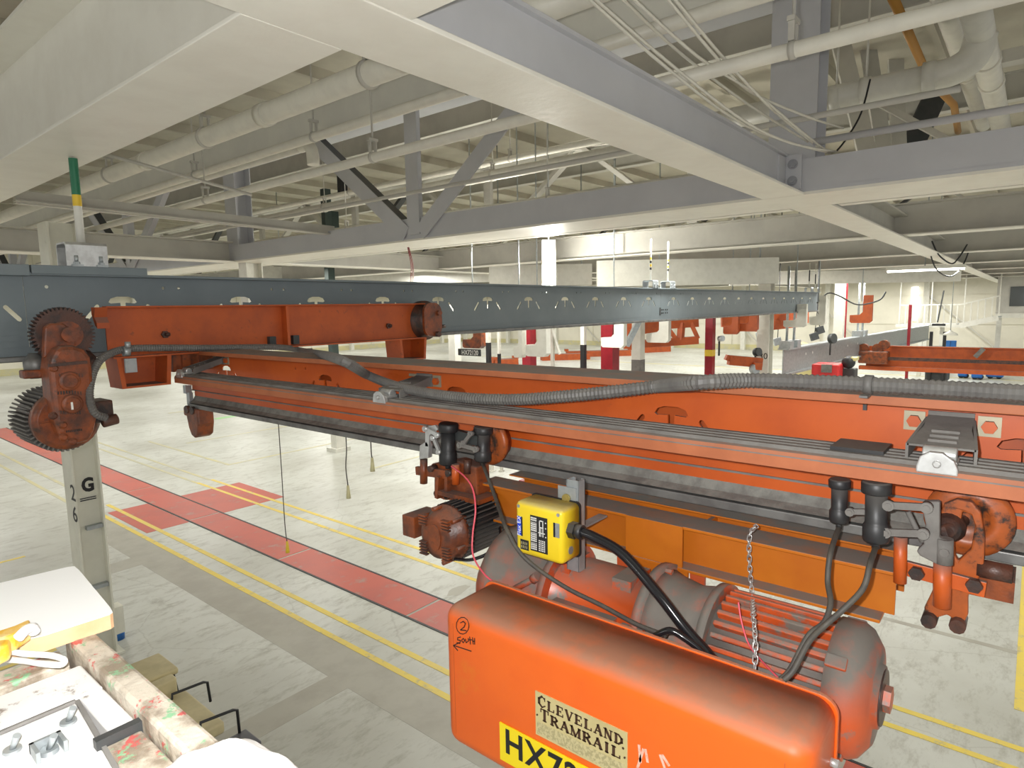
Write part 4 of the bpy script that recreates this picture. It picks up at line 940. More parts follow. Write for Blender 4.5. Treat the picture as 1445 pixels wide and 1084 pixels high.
# nameplate
YN = GX(756, 974, XC0).y; YN2 = GX(886, 1034, XC0).y; ZN = GX(756, 974, XC0).z; hN = .155
npl = build('nameplate', MB().box(XC0-.003, XC0+.001, YN2, YN, ZN-hN, ZN), m_plate, CB)
SER = {'C': [((.85, .8), (.5, 1), .10), ((.5, 1), (.12, .72), .16), ((.12, .72), (.12, .28), .22), ((.12, .28), (.5, 0), .16), ((.5, 0), (.88, .22), .10), ((.85, .65), (.85, .95), .08)],
 'L': [((.25, 0), (.25, 1), .2), ((.05, 1), (.45, 1), .07), ((.05, 0), (.85, 0), .07), ((.85, 0), (.85, .25), .09)],
 'E': [((.25, 0), (.25, 1), .2), ((.05, 1), (.8, 1), .08), ((.8, 1), (.8, .78), .08), ((.05, 0), (.85, 0), .08), ((.85, 0), (.85, .25), .08), ((.25, .5), (.6, .5), .08), ((.6, .4), (.6, .6), .07)],
 'V': [((.15, 1), (.5, 0), .2), ((.5, 0), (.85, 1), .1), ((0, 1), (.3, 1), .07), ((.7, 1), (1, 1), .07)],
 'A': [((.15, 0), (.5, 1), .1), ((.5, 1), (.85, 0), .2), ((.28, .35), (.72, .35), .08), ((0, 0), (.3, 0), .07), ((.68, 0), (1, 0), .07)],
 'N': [((.2, 0), (.2, 1), .1), ((.2, 1), (.8, 0), .2), ((.8, 0), (.8, 1), .1), ((.02, 1), (.35, 1), .07), ((.65, 1), (.98, 1), .07), ((.05, 0), (.35, 0), .07)],
 'D': [((.25, 0), (.25, 1), .2), ((.05, 1), (.5, 1), .08), ((.5, 1), (.85, .7), .14), ((.85, .7), (.85, .3), .2), ((.85, .3), (.5, 0), .14), ((.05, 0), (.5, 0), .08)],
 'T': [((.5, 0), (.5, 1), .2), ((.08, 1), (.92, 1), .08), ((.08, 1), (.08, .72), .08), ((.92, 1), (.92, .72), .08), ((.3, 0), (.7, 0), .07)],
 'R': [((.25, 0), (.25, 1), .2), ((.05, 1), (.6, 1), .08), ((.6, 1), (.8, .75), .16), ((.8, .75), (.6, .5), .14), ((.25, .5), (.6, .5), .08), ((.5, .5), (.85, 0), .18), ((.05, 0), (.42, 0), .07), ((.75, 0), (1, 0), .07)],
 'M': [((.15, 0), (.15, 1), .09), ((.15, 1), (.5, 0), .18), ((.5, 0), (.85, 1), .09), ((.85, 0), (.85, 1), .18), ((0, 1), (.25, 1), .07), ((.75, 1), (1, 1), .07), ((0, 0), (.3, 0), .07), ((.7, 0), (1, 0), .07)],
 'I': [((.5, 0), (.5, 1), .2), ((.25, 1), (.75, 1), .07), ((.25, 0), (.75, 0), .07)]}
def stroke(mb, x, a, b_, w):      # a stroke in the Y-Z face of the cover; a, b are (y, z)
    a, b_ = V(x, *a), V(x, *b_); d = (b_-a); L = d.length; d.normalize(); n = V(1, 0, 0).cross(d)
    mb.obox((a+b_)/2, d*(L/2+w*.3), n*w/2, V(.0006, 0, 0))
def serif(word, y_left, z0, width, h, hcap, parent):
    n = len(word); ws = [.62 if c == 'I' else (1.15 if c == 'M' else 1) for c in word]; tot_ = sum(ws)+.12*(n-1)
    u = width/tot_; cur = 0
    for i, c in enumerate(word):
        hh = hcap if i == 0 else h
        mb = MB(); gw = ws[i]*u
        for (a, b_, w) in SER[c]:
            stroke(mb, XC0-.0032, (y_left-(cur+a[0]*gw), z0+a[1]*hh), (y_left-(cur+b_[0]*gw), z0+b_[1]*hh), w*u*1.4)
        build('letter', mb, m_brown, parent); cur += gw+.12*u
serif('CLEVELAND', YN-.012, ZN-.048, YN-YN2-.026, .030, .038, npl)
serif('TRAMRAIL', YN-.020, ZN-.093, YN-YN2-.040, .030, .038, npl)
build('registered_mark', MB().prism(disc(YN2+.014, ZN-.055, .004, 10), 'x', XC0-.0038, XC0-.0028), m_brown, npl)
for y in (YN-.008, YN2+.008): build('rivet', MB().cyl((XC0-.003, y, ZN-.082), (XC0-.006, y, ZN-.082), .003, n=8), m_brown, npl)
tn = M('etched_text_panel', (.38, .33, .17), (.55, .48, .26), .5, nscale=90, lo=.45, hi=.55)
build('etched_panel', MB().box(XC0-.0034, XC0-.002, YN2+.01, YN-.006, ZN-hN+.006, ZN-.105), tn, npl)
YS = GX(706, 1018, XC0).y; ZS = GX(706, 1018, XC0).z
sg = build('id_sign', MB().box(XC0-.005, XC0-.001, YS-.60, YS, ZS-.14, ZS), m_signy, CB)
text('HX72120', .125, (XC0-.0055, YS-.022, ZS-.062), (0, -1, 0), (0, 0, 1), m_ink, sg, align='LEFT', bold=.0025, sx=.95, space=1.12)
m_chalk = M('pink_chalk', (.80, .52, .42), (.72, .34, .22), .8, nscale=60)
# pen marks
def pen(parent, X, pts, w=.0035, name='pen_stroke', mat=m_ink):
    mb = MB()
    for a, b_ in zip(pts[:-1], pts[1:]):
        p, q = GX(*a, X), GX(*b_, X); stroke(mb, X-.0008, (p.y, p.z), (q.y, q.z), w)
    build(name, mb, mat, parent)
pen(cvr, XC0, [(653+9*math.cos(t*.5), 883+12*math.sin(t*.5)) for t in range(0, 14)], .0028)
for pts in ([(650, 879), (654, 877), (657, 880), (655, 885), (650, 889), (658, 890)], [(650, 899), (646, 900), (646, 903), (650, 904), (649, 908), (645, 907)], [(652, 903), (654, 901), (656, 904), (654, 907), (652, 905), (652, 903)],
            [(657, 902), (658, 907), (661, 905), (661, 901)], [(663, 899), (664, 909)], [(661, 903), (666, 903)], [(667, 900), (668, 909)], [(670, 901), (670, 909)], [(667, 905), (670, 905)],
            [(665, 919), (641, 911)], [(648, 907), (640, 911), (646, 918)]):
    pen(cvr, XC0, pts)
for pts in ([(902, 1052), (904, 1075)], [(908, 1058), (900, 1083)], [(911, 1058), (914, 1075)], [(932, 1066), (938, 1083)], [(935, 1066), (944, 1080)]):
    pen(cvr, XC0, pts, .008, 'chalk_mark', m_chalk)

# ------------------------------------------------------------------ yellow receiver box on a strut
yb2 = thing('receiver_box', 'yellow radio receiver box with black wiring label on a galvanised strut', 'control box', (1.98, 1.5, -1.06))
YX0, YX1 = 1.90, 2.015
q0, q1 = GX(726, 706, YX0), GX(794, 800, YX0)
y0, y1, z0, z1 = q1.y+.0, q0.y, q1.z, q0.z
H_ = z1-z0
ysh = build('yellow_shell', roundbox(YX0, YX1, y0, y1, z0, z1, .022, 4, lambda e: xm(e) < YX1-.01), m_yel, yb2)
build('back_gasket', MB().prism(rrect(y0-.004, y1+.004, z0-.004, z1+.004, .02), 'x', YX1, YX1+.010), m_blk, yb2)
def lab(fy0, fy1, fz0, fz1, mat, name, par=None, d=.0012):     # fractions of the front face from its left, bottom
    return build(name, MB().box(YX0-d, YX0+.001, y1-(y1-y0)*fy1, y1-(y1-y0)*fy0, z0+H_*fz0, z0+H_*fz1), mat, par or ysh)
wlab = lab(.34, .70, .14, .80, m_blk, 'wiring_label')
blab = lab(.06, .14, .36, .72, m_blue, 'blue_label'); lab(.14, .17, .36, .72, m_blk, 'black_strip')
text('Flex EX', .026, (YX0-.0014, y1-(y1-y0)*.10, z0+H_*.54), (0, 0, 1), (0, 1, 0), m_white, blab, ext=.0006)
slab = lab(.12, .30, .11, .30, m_blk, 'serial_label')
glab = lab(.85, .94, .50, .76, m_galv, 'side_label'); lab(.82, .86, .50, .76, m_blk, 'black_strip')
b = MB(); c2 = MB()
rnd = random.Random(3)
for r_ in range(16):
    for c_ in range(4):
        fy = .355+.032*c_; fz = .17+.038*r_
        b.box(YX0-.0018, YX0-.0010, y1-(y1-y0)*(fy+.022), y1-(y1-y0)*fy, z0+H_*fz, z0+H_*(fz+(.026 if r_ % 5 != 3 else .012)))
for r_ in range(6):
    for c_ in range(4):
        fy = .52+.036*c_; fz = .17+.036*r_
        b.box(YX0-.0018, YX0-.0010, y1-(y1-y0)*(fy+.02), y1-(y1-y0)*fy, z0+H_*fz, z0+H_*(fz+.022))
for (a0, a1, f0, f1) in ((.53, .545, .44, .74), (.60, .615, .44, .74), (.53, .62, .72, .74), (.53, .62, .60, .615), (.51, .65, .50, .515), (.56, .57, .44, .60), (.655, .675, .70, .72), (.655, .675, .60, .62), (.655, .675, .44, .46)):
    b.box(YX0-.0018, YX0-.0010, y1-(y1-y0)*a1, y1-(y1-y0)*a0, z0+H_*f0, z0+H_*f1)
o = build('label_print', b, m_white, wlab); o['kind'] = 'stuff'
b = MB()
for c_ in range(4):
    for r_ in range(2):
        fy = .14+.038*c_; b.box(YX0-.0018, YX0-.0010, y1-(y1-y0)*(fy+.012), y1-(y1-y0)*fy, z0+H_*(.14+.07*r_), z0+H_*(.19+.07*r_))
o = build('label_print', b, m_linef, slab); o['kind'] = 'stuff'
gp = V(1.955, y0, z0+H_*.60)
build('cable_gland', MB().cyl(gp+V(0, .004, 0), gp-V(0, .028, 0), .033, n=6, smooth=False).cyl(gp-V(0, .026, 0), gp-V(0, .055, 0), .028, n=16), m_black, yb2)
build('blank_plug', MB().cyl(V(1.955, y0+.002, z0+H_*.22), V(1.955, y0-.002, z0+H_*.22), .016, n=16), m_grime, yb2)
for (yy, zz) in ((y1-.02, z1-.02), (y0+.02, z1-.02), (y1-.02, z0+.02)): build('lid_screw', MB().cyl((YX0-.001, yy, zz), (YX0+.003, yy, zz), .007, n=10), m_galv, yb2)
# strut
sx, sy_ = 2.03, GX(810, 690, 2.04).y
zt2, zb2 = GX(810, 678, 2.03).z, GX(803, 797, 2.03).z-.02
b = MB().box(sx, sx+.004, sy_-.028, sy_+.028, zb2, zt2).box(sx, sx+.045, sy_-.030, sy_-.026, zb2, zt2).box(sx, sx+.045, sy_+.026, sy_+.030, zb2, zt2).box(sx+.041, sx+.045, sy_-.030, sy_-.014, zb2, zt2).box(sx+.041, sx+.045, sy_+.014, sy_+.030, zb2, zt2)
st = build('strut', b, m_galv, yb2)
build('strut_plate', MB().box(sx-.008, sx-.001, sy_-.02, sy_+.065, zt2-.10, zt2-.03), m_galv, yb2)
build('strut_bolt', MB().cyl((sx-.008, sy_+.022, zt2-.075), (sx-.018, sy_+.022, zt2-.075), .018, n=12).cyl((sx-.010, sy_+.022, zt2-.075), (sx-.022, sy_+.022, zt2-.075), .010, n=6), M('brass_bolt', (.45, .36, .12), None, .4, .6), yb2)
build('strut_foot', MB().box(sx+.03, XF, sy_-.02, sy_+.02, ZT-.03, ZT-.022), m_galv, yb2)

# ------------------------------------------------------------------ cables, chain, wires
solo('power_cable', MB().tube([gp-V(0, .045, 0), gp+V(.0, -.11, -.008), GX(880, 783, 1.96), GX(930, 840, 1.93), GX(965, 885, 1.92), GX(1000, 925, 1.90), GX(1020, 950, 1.86)], .0195, 12, 8), m_gloss, 'thick glossy black cable from the yellow receiver box to the hoist', 'cable')
solo('power_cable', MB().tube([GX(925, 898, 1.85), GX(945, 890, 1.86), GX(965, 900, 1.87), GX(990, 920, 1.87), GX(1005, 945, 1.85)], .012, 10, 6), m_gloss, 'short black cable loop behind the rim of the control cover', 'cable')
solo('sensor_cable', MB().tube([e3+V(0, 0, -.015), GX(685, 665, 2.14), GX(700, 705, 2.05), GX(712, 740, 1.88), GX(730, 775, 1.85), GX(755, 800, 1.86), GX(800, 830, 1.88), GX(850, 855, 1.89), GX(900, 882, 1.87), GX(940, 897, 1.86)], .0085, 8, 8), m_rubber, 'grey cable from the dusty collector passing under the yellow box', 'cable')
pk = [GX(637, 658, 2.06), GX(655, 672, 2.0), GX(667, 690, 1.97), GX(671, 720, 1.93), GX(667, 755, 1.90), GX(668, 785, 1.87), GX(685, 812, 1.83), GX(705, 826, 1.82)]
solo('pink_wire', MB().tube(pk, .004, 6, 8), m_pink, 'thin pink wire hanging in front of the black finned motor', 'wire')
solo('pink_wire', MB().tube([GX(1042, 850, 2.0), GX(1047, 880, 1.98), GX(1060, 915, 1.95), GX(1098, 957, 1.82)], .003, 6, 8), m_pink, 'thin pink wire passing behind the steel chain', 'wire')
solo('collector_cable', MB().tube([e1+V(0, 0, -.02), GX(1172, 780, 2.10), GX(1168, 820, 2.06), GX(1172, 850, 2.0), GX(1163, 878, 1.95), GX(1140, 898, 1.9), GX(1115, 945, 1.84), GX(1100, 960, 1.81)], .0085, 8, 8), m_rubber, 'grey cable from the narrow collector joining another cable above the motor', 'cable')
solo('collector_cable', MB().tube([e2+V(0, 0, -.02), GX(1228, 795, 2.05), GX(1218, 830, 2.0), GX(1190, 860, 1.95), GX(1165, 882, 1.93), GX(1142, 905, 1.88), GX(1120, 945, 1.82), GX(1106, 960, 1.80)], .0085, 8, 8), m_rubber, 'grey cable from the stout collector bowing towards the ribbed motor', 'cable')
# steel chain, every link its own part
chn = thing('chain', 'thin steel chain hanging over the amber frame', 'chain', GX(1065, 945, 1.9))
cpts = resample(spline([GX(1068, 744, XF+.05)+V(0, 0, .006), GX(1060, 750, XF-.008), GX(1057, 765, XF-.02), GX(1058, 800, XF-.02), GX(1061, 835, XF-.03), GX(1062, 852, 2.10), GX(1063, 868, 1.97), GX(1065, 890, 1.90), GX(1066, 915, 1.86), GX(1065, 948, 1.84)], 14), .019)
def torus(R1, r, L, n=12, m=6):
    vs, fs = [], []
    for i in range(n):
        a = 2*math.pi*i/n; c = V(math.cos(a)*R1, 0, math.sin(a)*R1+(L if math.sin(a) > 0 else -L)); d = V(math.cos(a), 0, math.sin(a))
        for k in range(m):
            t_ = 2*math.pi*k/m; vs.append(c+d*math.cos(t_)*r+V(0, 1, 0)*math.sin(t_)*r)
    for i in range(n):
        for k in range(m):
            fs.append((i*m+k, i*m+(k+1) % m, ((i+1) % n)*m+(k+1) % m, ((i+1) % n)*m+k))
    return vs, fs
lv, lf = torus(.0075, .0022, .006)
for i in range(len(cpts)-1):
    d = (cpts[i+1]-cpts[i]).normalized(); c = (cpts[i]+cpts[i+1])/2
    a = d.cross(V(1, 0, 0)); a.normalize(); b_ = d.cross(a)
    if i % 2: a, b_ = b_, -a
    build('chain_link', MB().add([c+a*v.x+b_*v.y+d*v.z for v in lv], lf, True), m_zinc, chn)
# pull cords hanging below the girder
for (q, lab_, hq) in (([(393, 600), (397, 660), (402, 740), (405, 764)], 'long pull cord with a yellow handle over the red floor strip', (404, 770)), ([(489, 635), (488, 660), (491, 685)], 'short pull cord with a dull handle near the pale post', (490, 690)), ([(524, 640), (525, 646)], 'shortest pull cord with a dull handle below the girder', (525, 650))):
    pts = [GX(x, y, XG+.05) for x, y in q]
    t = thing('pull_cord', lab_, 'pull cord', pts[-1]-V(0, 0, .1))
    build('cord', MB().tube([V(pts[0].x, pts[0].y, -.803)]+pts, .004, 6, 4), m_rubber, t)
    build('handle', MB().cyl(pts[-1]-V(0, 0, .09), pts[-1], .016, .008, n=10), m_yelst if q[0][0] < 400 else m_linef, t)

# ================================================================== FOREGROUND LIFT BASKET
lf_ = thing('lift_basket', 'worn red, green and white painted steel basket edge of the work lift', 'lift', (.30, 1.25, -1.2))
m_chip = M('chipped_white_paint', (.74, .73, .71), (.66, .65, .63), .5, nscale=5, spots=(.20, .16, .13), sscale=10, slo=.60, shi=.66)
build('top_rail', MB().box(.379, .428, .55, 1.58, -.76, -.688), m_lift, lf_, .008)
build('ledge_plate', MB().box(-.3, .376, 1.345, 1.47, -.79, -.712), m_chip, lf_, .004)
build('inner_ledge', MB().box(.335, .376, 1.185, 1.345, -.79, -.714), m_chip, lf_, .004)
build('inner_ledge', MB().box(.318, .376, .62, 1.165, -.80, -.722), m_lift, lf_, .004)
build('ledge_band', MB().box(.308, .380, 1.166, 1.182, -.86, -.708), m_darkst, lf_)
build('side_sheet', MB().box(.300, .314, .55, 1.165, -1.25, -.735), m_liftg, lf_)
build('corner_post', MB().box(.362, .43, 1.50, 1.57, -1.6, -.76), m_lift, lf_, .006)
build('end_rail', MB().box(-.3, .366, 1.50, 1.57, -.79, -.71), m_lift, lf_, .006)
build('end_sheet', MB().box(-.3, .268, 1.46, 1.50, -1.25, -.79), m_liftg, lf_)
build('deck', MB().box(-.3, .36, .4, 1.46, -1.30, -1.25), m_rustdk, lf_)
for x in (.20, .08): build('gusset', MB().prism([(1.46, -.80), (1.46, -1.2), (1.36, -.80)], 'x', x, x+.008), m_liftg, lf_)
# control panel
pn = build('control_panel', MB().hexa([(-.30, .70, -.95), (.285, .70, -.95), (.328, 1.335, -.95), (-.30, 1.335, -.95), (-.30, .70, -.75), (.285, .70, -.75), (.328, 1.335, -.716), (-.30, 1.335, -.716)]), m_panel, lf_, .004)
pn['label'] = 'pale spattered control panel with toggle switches'
build('panel_crease', MB().bar((-.3, 1.338, -.716), (.328, 1.338, -.714), .006, .006), m_grime, pn)
build('panel_edge', MB().bar((.287, .70, -.752), (.330, 1.335, -.716), .007, .010), m_grime, pn)
for (qx, qy) in ((97, 1024), (18, 1064), (70, 1064)):
    p = GZ(qx, qy, -.725)
    build('switch', MB().lathe(p+V(0, 0, -.02), (0, 0, .03), [(0, .02), (.5, .02), (.55, .015), (1, .013)], 16).cyl(p+V(0, 0, .008), p+V(.006, -.012, .035), .0045, .006, n=10), m_galv, pn)
p = GZ(70, 1064, -.725); build('switch_guard', MB().box(p.x-.022, p.x-.016, p.y-.02, p.y+.02, p.z-.01, p.z+.022).box(p.x+.016, p.x+.022, p.y-.02, p.y+.02, p.z-.01, p.z+.022).box(p.x-.022, p.x+.022, p.y+.014, p.y+.02, p.z-.01, p.z+.022), m_galv, pn)
# white-faced board lying on the basket
Zb = -.655
cq = [GZ(-40, 832, Zb), GZ(96, 800, Zb), GZ(105, 799, Zb), GZ(112, 805, Zb), GZ(156, 858, Zb), GZ(159, 864, Zb), GZ(155, 867, Zb), GZ(62, 897, Zb), GZ(-40, 918, Zb)]
bd_ = thing('drawing_board', 'white-faced wooden board with rounded corners resting on the lift basket', 'board', (.40, 1.7, Zb-.035))
build('board_core', MB().prism([(p.x, p.y) for p in cq], 'z', Zb-.034, Zb-.001), m_wood, bd_)
build('white_face', MB().prism([(p.x, p.y) for p in cq], 'z', Zb-.001, Zb), m_board, bd_)
# yellow snips lying on the board
tl = thing('hand_tool', 'yellow-handled tool lying across the edge of the white board', 'tool', (.30, 1.56, -.64))
build('handle', MB().prism([(p.x, p.y) for p in (GZ(-30, 898, -.62), GZ(20, 882, -.62), GZ(42, 872, -.62), GZ(41, 882, -.62), GZ(20, 895, -.62), GZ(-30, 912, -.62))], 'z', -.655, -.62), M('amber_plastic', (.72, .40, .03), (.8, .62, .3), .4, nscale=20), tl, .006)
build('handle', MB().prism([(p.x, p.y) for p in (GZ(-30, 912, -.62), GZ(0, 902, -.62), GZ(15, 900, -.62), GZ(12, 908, -.62), GZ(-5, 916, -.62), GZ(-30, 922, -.62))], 'z', -.655, -.62), bpy.data.materials['amber_plastic'], tl, .006)
build('tip', MB().tube([GZ(26, 900, -.62), GZ(36, 890, -.615), GZ(46, 886, -.62), GZ(48, 892, -.625)], .010, 10, 5), m_cloth, tl)
build('strap', MB().tube([GZ(28, 900, -.63), GZ(25, 915, -.67)], .004, 6), m_galv, tl)
solo('looped_cable', MB().tube([GZ(-20, 913, -.66), GZ(30, 922, -.66), GZ(70, 925, -.67), GZ(90, 931, -.675), GZ(86, 938, -.68), GZ(60, 937, -.68), GZ(25, 932, -.69), GZ(-20, 930, -.69)], .006, 10, 8), m_cloth, 'white cord looped over the basket edge below the board', 'cord')
# crumpled cloth over the rail
cl_ = MB(); vs = []; fs = []; n = 44
c0_ = GZ(305, 1096, -.66)
for j in range(n+1):
    for i in range(n+1):
        u, v = i/n*2-1, j/n*2-1; r = math.hypot(u, v)
        x = c0_.x+u*.15; y = c0_.y+v*.15
        z = -.655+.007*math.sin(5*u+3*v)+.006*math.sin(9*v-5*u+1)+.003*math.sin(19*u+13*v)-max(0, r-.35)**2*.30
        vs.append((x, y, z))
for j in range(n):
    for i in range(n):
        u, v = (i+.5)/n*2-1, (j+.5)/n*2-1
        if math.hypot(u, v) < .97+.05*math.sin(9*math.atan2(v, u)): fs.append((j*(n+1)+i, j*(n+1)+i+1, (j+1)*(n+1)+i+1, (j+1)*(n+1)+i))
cl_.add(vs, fs, True)
o = solo('white_rag', cl_, m_cloth, 'crumpled white rag thrown over the painted basket rail', 'cloth')
sm = o.modifiers.new('thick', 'SOLIDIFY'); sm.thickness = .006
# cart parked below
ct = thing('utility_cart', 'small cart with tan seats and black tube armrests parked below the basket', 'cart', (2.1, 5.9, FZ))
m_cart = M('cart_paint', (.09, .09, .10), None, .5)
build('seat_cushion', roundbox(1.85, 2.44, 5.46, 6.26, -3.80, -3.68, .03), m_tan, ct)
build('seat_back', roundbox(1.85, 2.36, 6.22, 6.34, -3.72, -3.50, .03), m_tan, ct)
build('rear_panel', roundbox(1.75, 2.45, 6.40, 6.86, -3.58, -3.51, .025), m_tan, ct)
for (y, qa, qb, qc) in ((6.18, (243, 980), (291, 961), (297, 990)), (5.42, (283, 1020), (333, 1000), (338, 1034))):
    pa_, pb_, pc_ = GY(*qa, y), GY(*qb, y), GY(*qc, y)
    build('armrest', MB().tube([pa_+V(-.02, 0, -.2), pa_, pb_-V(.03, 0, 0), pb_+V(.01, 0, -.02), pc_], .014, 8), m_blk, ct)
build('frame_post', MB().tube([(2.40, 6.42, -3.56), (2.40, 6.3, -3.85)], .014, 8), m_blk, ct)
build('chassis', MB().box(1.60, 2.46, 5.0, 6.9, FZ+.30, FZ+.42).box(1.8, 2.3, 5.2, 6.1, FZ+.42, -3.80), m_cart, ct, .02)
build('chassis_lip', roundbox(2.0, 2.62, 5.16, 5.44, -3.90, -3.84, .02), m_cart, ct)
for (x, y) in ((1.66, 5.3), (2.40, 5.3), (1.66, 6.5), (2.40, 6.5)): build('wheel', MB().lathe((x-.06, y, FZ+.20), (.12, 0, 0), [(0, .12), (.0, .18), (.15, .20), (.85, .20), (1, .18), (1, .12)], 20), m_blk, ct)

# ================================================================== FAR BACKGROUND below the rail
def plateX(name, px0, px1, py0, py1, X, th, mat, parent=None): # rectangle seen at X
    a, c = GX(px0, py0, X), GX(px1, py1, X)
    return MB().box(X, X+th, min(a.y, c.y), max(a.y, c.y), min(a.z, c.z), max(a.z, c.z))
# second runway rail and its bridge
r2 = thing('runway_rail', 'short pale galvanised runway rail carrying the distant orange bridge', 'rail', (32, 5.4, -2.31))
pa, pb = V(20.85, 6.1, 0), V(44, 4.8, 0); dd = (pb-pa).normalized(); nn = V(-dd.y, dd.x, 0)
def along(z0, z1, w): 
    return MB().hexa([pa-nn*w+V(0,0,z0), pb-nn*w+V(0,0,z0), pb+nn*w+V(0,0,z0), pa+nn*w+V(0,0,z0), pa-nn*w+V(0,0,z1), pb-nn*w+V(0,0,z1), pb+nn*w+V(0,0,z1), pa+nn*w+V(0,0,z1)])
build('rail_web', along(-2.25, -1.50, .015), m_galv, r2); build('top_flange', along(-1.50, -1.45, .17), m_galv, r2); build('running_flange', along(-2.31, -2.25, .12), m_galv, r2)
for s_ in (.09, .12, .30, .36):
    p = pa.lerp(pb, s_); build('web_hole', MB().cyl(p-nn*.02+V(0, 0, -1.75), p-nn*.015+V(0, 0, -1.75), .045, n=8), m_white, r2)
for q in ((1106, 457), (1117, 455), (1247, 440), (1254, 440)):
    s_ = {1106: .012, 1117: .04, 1247: .36, 1254: .39}[q[0]]; p = pa.lerp(pb, s_)
    t = thing('rail_hanger', 'pale rod hanger standing on the short galvanised rail', 'hanger', p+V(0, 0, -1.45), 'hangers of the short rail')
    build('hanger_rod', MB().cyl(p+V(0, 0, -1.25), p+V(0, 0, ZB), .04, n=10), m_galv, t); build('hanger_block', MB().box(p.x-.2, p.x+.2, p.y-.17, p.y+.17, -1.45, -1.22), m_galv, t)
X = 30.0
b2 = thing('bridge_girder', 'distant orange bridge girder hung from the short galvanised rail', 'crane girder', (X, 1.5, -2.2))
ytop = GX(1262, 489, X); ybt = GX(1262, 523, X)
build('girder_web', MB().box(X, X+.03, -6, GX(1222, 510, X).y, ybt.z+.1, ytop.z), m_ordk, b2)
build('top_flange', MB().box(X-.12, X+.15, -6, GX(1255, 510, X).y, ytop.z, ytop.z+.03), m_ordk, b2)
build('running_flange', MB().box(X-.14, X+.16, -6, GX(1213, 510, X).y, ybt.z, ybt.z+.16), m_ordk, b2)
build('conductor_run', MB().box(X-.45, X-.35, -6, GX(1225, 510, X).y, ybt.z+.45, ybt.z+.58), m_rustdk, b2)
build('end_truck_block', MB().box(X-.6, X+.5, GX(1256, 500, X).y, GX(1215, 500, X).y, ybt.z+.3, ybt.z+.8), m_rust, b2, .05)
build('bracket', MB().bar(GX(1376, 504, X-.3), GX(1388, 492, X-.3), .1, .16), m_grime, b2)
for q in ((1218, 492), (1247, 487), (1238, 492)): build('wheel', MB().cyl(GX(*q, X-.5), GX(*q, X-.5)+V(.3, 0, 0), .2, n=14), m_rust, b2)
# C-shaped carriers: thick plates with a bite taken out
def chook(px0, px1, py0, py1, D, mat, lab_, bite='l', group='C-shaped carriers', floor=False):
    X = GD((px0+px1)/2, py1, D).x
    a, c = GX(px0, py0, X), GX(px1, py1, X); yl, yr, zt_, zb_ = a.y, c.y, a.z, c.z; w = yl-yr; h = zt_-zb_
    if bite == 'l': P = [(yl, zb_+h*.06), (yl-w*.08, zb_), (yr+w*.12, zb_), (yr, zb_+h*.10), (yr, zt_), (yr+w*.42, zt_), (yr+w*.42, zb_+h*.5), (yr+w*.55, zb_+h*.38), (yl, zb_+h*.36)]
    else: P = [(yr, zb_+h*.06), (yr+w*.08, zb_), (yl-w*.12, zb_), (yl, zb_+h*.10), (yl, zt_), (yl-w*.42, zt_), (yl-w*.42, zb_+h*.5), (yl-w*.55, zb_+h*.38), (yr, zb_+h*.36)]
    t = thing('carrier_hook', lab_, 'carrier', (X, (yl+yr)/2, zb_), group)
    build('hook_plate', MB().prism(P, 'x', X, X+.12), mat, t)
    rim = MB(); rim.prism([(y_+(.02 if y_ > (yl+yr)/2 else -.02)*0, z_) for y_, z_ in P], 'x', X+.12, X+.16); build('rear_plate', rim, mat, t)
    build('hook_neck', MB().box(X+.02, X+.14, (yr if bite == 'l' else yl-w*.42), (yr+w*.42 if bite == 'l' else yl), zt_, zt_+h*.25), mat, t)
    build('drop_rod', MB().cyl((X+.08, (yl+yr)/2, zt_-.02), (X+.08, (yl+yr)/2, ZC), .015, n=6), m_galv, t)
    return t
for (a0, a1, b0, b1, D, mt, lb, bi) in (
    (652, 679, 458, 492, 15, m_rust, 'rusty C-shaped carrier with a black plate lettered in white', 'l'),
    (724, 737, 460, 505, 14.5, m_wht, 'narrow shaded white carrier beside the crimson post', 'l'),
    (741, 771, 458, 504, 14, m_wht, 'dazzling white C-shaped carrier near the bright tubes', 'l'),
    (848, 880, 452, 491, 15.5, m_wht, 'white C-shaped carrier in front of the broad crimson column', 'l'),
    (912, 943, 448, 484, 17, m_wht, 'white C-shaped carrier under the orange trusswork', 'l'),
    (1021, 1041, 440, 472, 18, m_ordk, 'deep orange C-shaped carrier next to the yellow-banded post', 'l'),
    (1042, 1068, 438, 468, 18, m_ordk, 'deep orange C-shaped carrier near the pendant boxes', 'l'),
    (1106, 1137, 436, 462, 18.5, m_wht, 'white C-shaped carrier behind the hanger rods of the short rail', 'l'),
    (1143, 1164, 426, 459, 18.5, m_wht, 'white rounded carrier at the far end of the blue-grey rail', 'l'),
    (1200, 1230, 425, 456, 24, m_ordk, 'small orange and white carrier far beyond the short galvanised rail', 'l')):
    t = chook(a0, a1, b0, b1, D, mt, lb, bi, None)
    if a0 == 652: sgn = t
p = GX(663, 498, GD(663, 498, 15).x-.05)
a, c = GX(646, 492, p.x), GX(678, 503, p.x)
lpl = build('lettered_plate', MB().box(p.x, p.x+.03, c.y, a.y, c.z, a.z), m_darkst, sgn, .01)
text('HX72120', .16, (p.x-.002, p.y, p.z), (0, -1, 0), (0, 0, 1), m_white, lpl, sx=.85)
